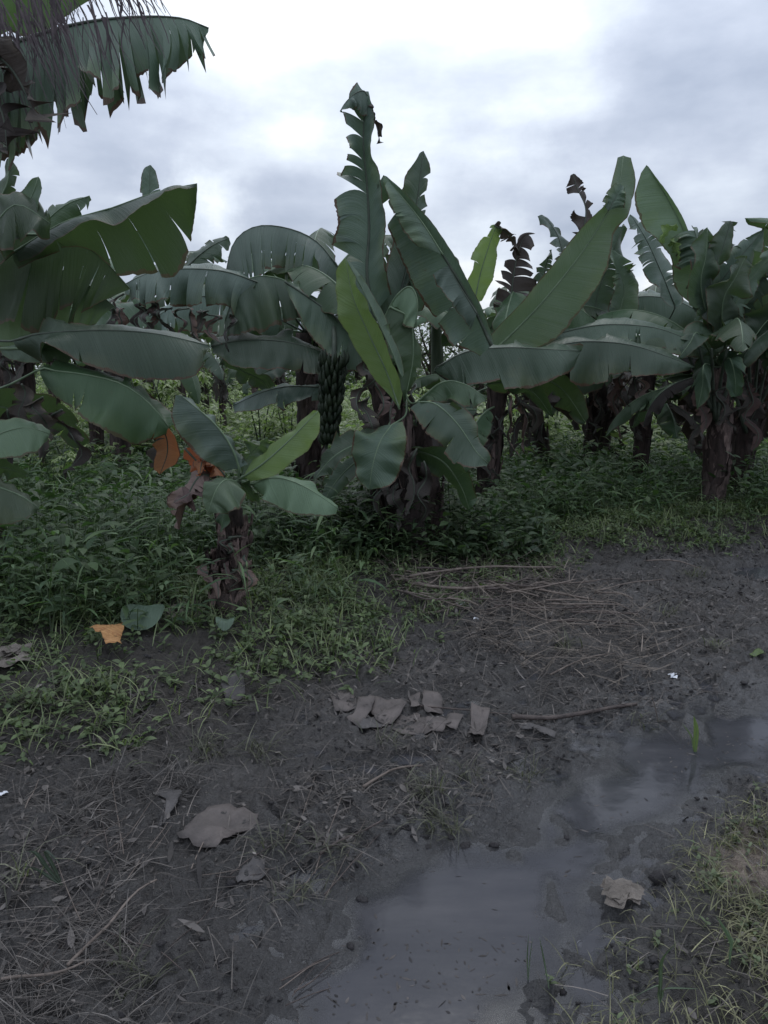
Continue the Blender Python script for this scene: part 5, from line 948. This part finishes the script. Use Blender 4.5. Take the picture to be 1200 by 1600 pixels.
for i, (px, py, r, d) in enumerate([(721, 942, .034, 'crumpled white plastic scrap in front of the straw heap'), (1052, 1058, .03, 'torn white paper scrap on the wet mud at the right'), (909, 1474, .012, 'small white paper scrap beside the puddle near the bottom'),
                                    (3, 1240, .016, 'white wrapper cut by the left edge of the mud'), (377, 1013, .008, 'tiny white bottle cap on the bank'), (905, 1007, .022, 'bit of white plastic among the straw at the end of the heap'), (745, 968, .02, 'pale scrap of paper just below the white plastic')]):
    husk(px, py, r, WHITE, d, 20+i, name='litter_scrap', n=3, flat_=.5, cat='litter')
# sticks
def stick(pp, r, label, mat_=STICK, group=None, name='stick', lift=.02, bend=.01):
    P = [G(a, b) for a, b in pp]; P = crv(P, 12); P[:, 2] = ground_smooth(P[:, 0], P[:, 1])+lift; P[:, 2] = np.convolve(np.pad(P[:, 2], 2, 'edge'), np.ones(5)/5, 'valid')
    c = P[6].copy(); V, Fc, _ = tube(P, np.linspace(r, r*.6, 12), 8, rough=.12, seed=int(c[0]*100) % 97); o = mesh_obj(name, V, Fc, mat_, loc=c); tag(o, label, 'stick', group)
stick([(800, 1127), (860, 1127), (930, 1122), (994, 1110)], .012, 'thick dark wet stick lying level across the mud at the right', name='stick', lift=.015)
stick([(655, 1112), (720, 1118), (800, 1124)], .004, 'thin twig running from the sheath scraps to the thick stick')
stick([(106, 1512), (160, 1470), (210, 1425), (246, 1388)], .0045, 'long pale stalk slanting up across the lower left mud', TAN)
stick([(0, 1545), (60, 1534), (110, 1525), (140, 1512)], .004, 'pale stalk lying level at the bottom left corner', TAN)
stick([(500, 1342), (550, 1315), (598, 1292)], .005, 'straight brown stalk slanting up near the middle of the mud', STICK)
stick([(568, 1238), (610, 1222), (660, 1208)], .006, 'grey stalk lying between the scraps and the grass tuft', TAN)
stick([(640, 922), (700, 910), (780, 904), (868, 900)], .010, 'long pale stalk along the top of the straw heap', TAN, lift=.08)
stick([(640, 925), (720, 935), (800, 932), (925, 945)], .011, 'long stalk crossing the middle of the straw heap towards the right', TAN, lift=.06)
stick([(900, 950), (950, 950), (985, 958)], .005, 'thin stalk right of the straw heap', TAN)
stick([(870, 985), (930, 978), (1000, 985)], .006, 'grey branch on the mud right of the straw heap', STICK, lift=.03)
stick([(860, 1055), (920, 1035), (960, 1030)], .005, 'twig on the mud below the end of the straw heap', TAN)
stick([(40, 1272), (62, 1228)], .002, 'short thin pale stem near the left edge', TAN)
stick([(1010, 880), (1060, 880), (1095, 895)], .006, 'pale stalk on the dark mud at the upper right', TAN)
rg = np.random.default_rng(77)
for i in range(46):
    x0 = rg.uniform(610, 930); y0 = 905+(x0-610)*.12+rg.uniform(-12, 45); l = rg.uniform(40, 130); a = rg.normal()*.28
    stick([(x0, y0), (x0+l*.5*math.cos(a), y0-l*.5*math.sin(a)*.5+rg.normal()*3), (x0+l*math.cos(a), y0-l*math.sin(a)*.5)], rg.uniform(.003, .008), 'dry pale stalk in the straw heap at the edge of the bank', TAN if i % 3 else STICK, 'dry stalks heaped at the edge of the bank', 'dry_stalk', lift=rg.uniform(.02, .08))
for i in range(34):
    x0 = rg.uniform(0, 520); y0 = rg.uniform(1330, 1585); l = rg.uniform(50, 150); a = .55+rg.normal()*.5
    stick([(x0, y0), (x0+l*.5*math.cos(a), y0-l*.5*math.sin(a)+rg.normal()*4), (x0+l*math.cos(a), y0-l*math.sin(a))], rg.uniform(.001, .0022), 'thin dead stem pressed into the lower left mud', TAN if i % 2 else STICK, 'thin dead stems in the lower left mud', 'dead_stem', lift=.008)
# clods and stones
def clod(px, py, r, label, seed, m=STONE):
    p = G(px, py); rg = np.random.default_rng(seed); V = []; n, k = 7, 10
    for i in range(n):
        th = math.pi*i/(n-1)
        for j in range(k):
            a = 6.28*j/k; q = r*(1+.22*math.sin(2*a+seed)*math.sin(th)+.12*rg.normal()*math.sin(th)); V.append(p+np.array([math.cos(a)*math.sin(th)*q*1.2, math.sin(a)*math.sin(th)*q, math.cos(th)*q*.75+r*.3]))
    Fc = [(i*k+j, (i+1)*k+j, (i+1)*k+(j+1) % k, i*k+(j+1) % k) for i in range(n-1) for j in range(k)]
    o = mesh_obj('mud_clod', V, Fc, m, loc=p); tag(o, label, 'clod')
for i, (px, py, r, d) in enumerate([(727, 1324, .016, 'round dark clod standing at the near rim of the puddle'), (704, 1310, .011, 'smaller dark clod just left of the round one at the puddle rim'), (772, 1322, .012, 'dark clod right of the round one at the puddle rim'),
                                    (566, 1409, .016, 'flat brown stone half sunk at the left edge of the puddle'), (548, 1480, .010, 'dark lump in the shallow water left of the middle puddle'), (885, 1310, .010, 'black lump standing in the puddle'), (868, 1372, .009, 'low dark lump in the puddle left of the husk'),
                                    (668, 1325, .012, 'dark clod under the grass tuft at the rim'), (1036, 1375, .028, 'muddy stone among the grass above the husk'), (663, 1549, .006, 'tiny black lump in the lower puddle')]): clod(px, py, r, d, i)
# shoots
def shoot(px, py, bl, label, name='green_shoot', m=LY):
    b = G(px, py); root = empty(name, b); tag(root, label, 'shoot')
    for (x1, y1, x2, y2, w) in bl:
        Yb = b[1]; M = crv([b, at((px+x1)/2, (py+y1)/2, Yb), at(x1, y1, Yb), at(x2, y2, Yb-.02)], 20); u = np.linspace(0, 1, 20)[:, None]; w_ = w*np.clip(np.sin(np.pi*(u*.9+.08)), 0.05, 1)
        blade('leaf', M, M+np.array([w, .004, 0])*w_/w, M-np.array([w, .002, 0])*w_/w, m, root, ribr=.0012, N_=20, ns=2, wave=.0005, tears=0, bulge=.02, ragged=0)
shoot(1086, 1182, [(1088, 1140, 1084, 1118, .012), (1080, 1150, 1066, 1130, .004)], 'single bright green shoot standing in the shallow water at the right')
shoot(825, 1535, [(824, 1495, 826, 1460, .0022), (828, 1500, 832, 1465, .002)], 'thin green grass blades standing in the lower puddle at the left of the pair', m=LP)
shoot(858, 1545, [(850, 1500, 843, 1465, .0022)], 'thin pale grass blade standing in the puddle nearest the right bank', m=LP)
shoot(557, 885, [(558, 870, 560, 852, .012)], 'single pale grass spear at the foot of the tall middle plant', m=LP)
shoot(1140, 1510, [(1142, 1470, 1120, 1432, .006)], 'long pale grass blade at the lower right', m=LP)
shoot(1030, 1570, [(1035, 1500, 1060, 1470, .006), (1028, 1540, 985, 1560, .005), (1040, 1545, 1090, 1545, .005)], 'pale green grass plant with arching blades near the bottom right', m=LP)
shoot(98, 1385, [(50, 1330, 10, 1345, .006), (70, 1328, 95, 1350, .005), (60, 1360, 35, 1352, .005)], 'arching grey-green grass blades at the left edge of the mud', m=LG)
shoot(1030, 1140, [(1025, 1110, 1016, 1078, .003)], 'thin dry bent stem standing on the wet mud at the right', m=LD)
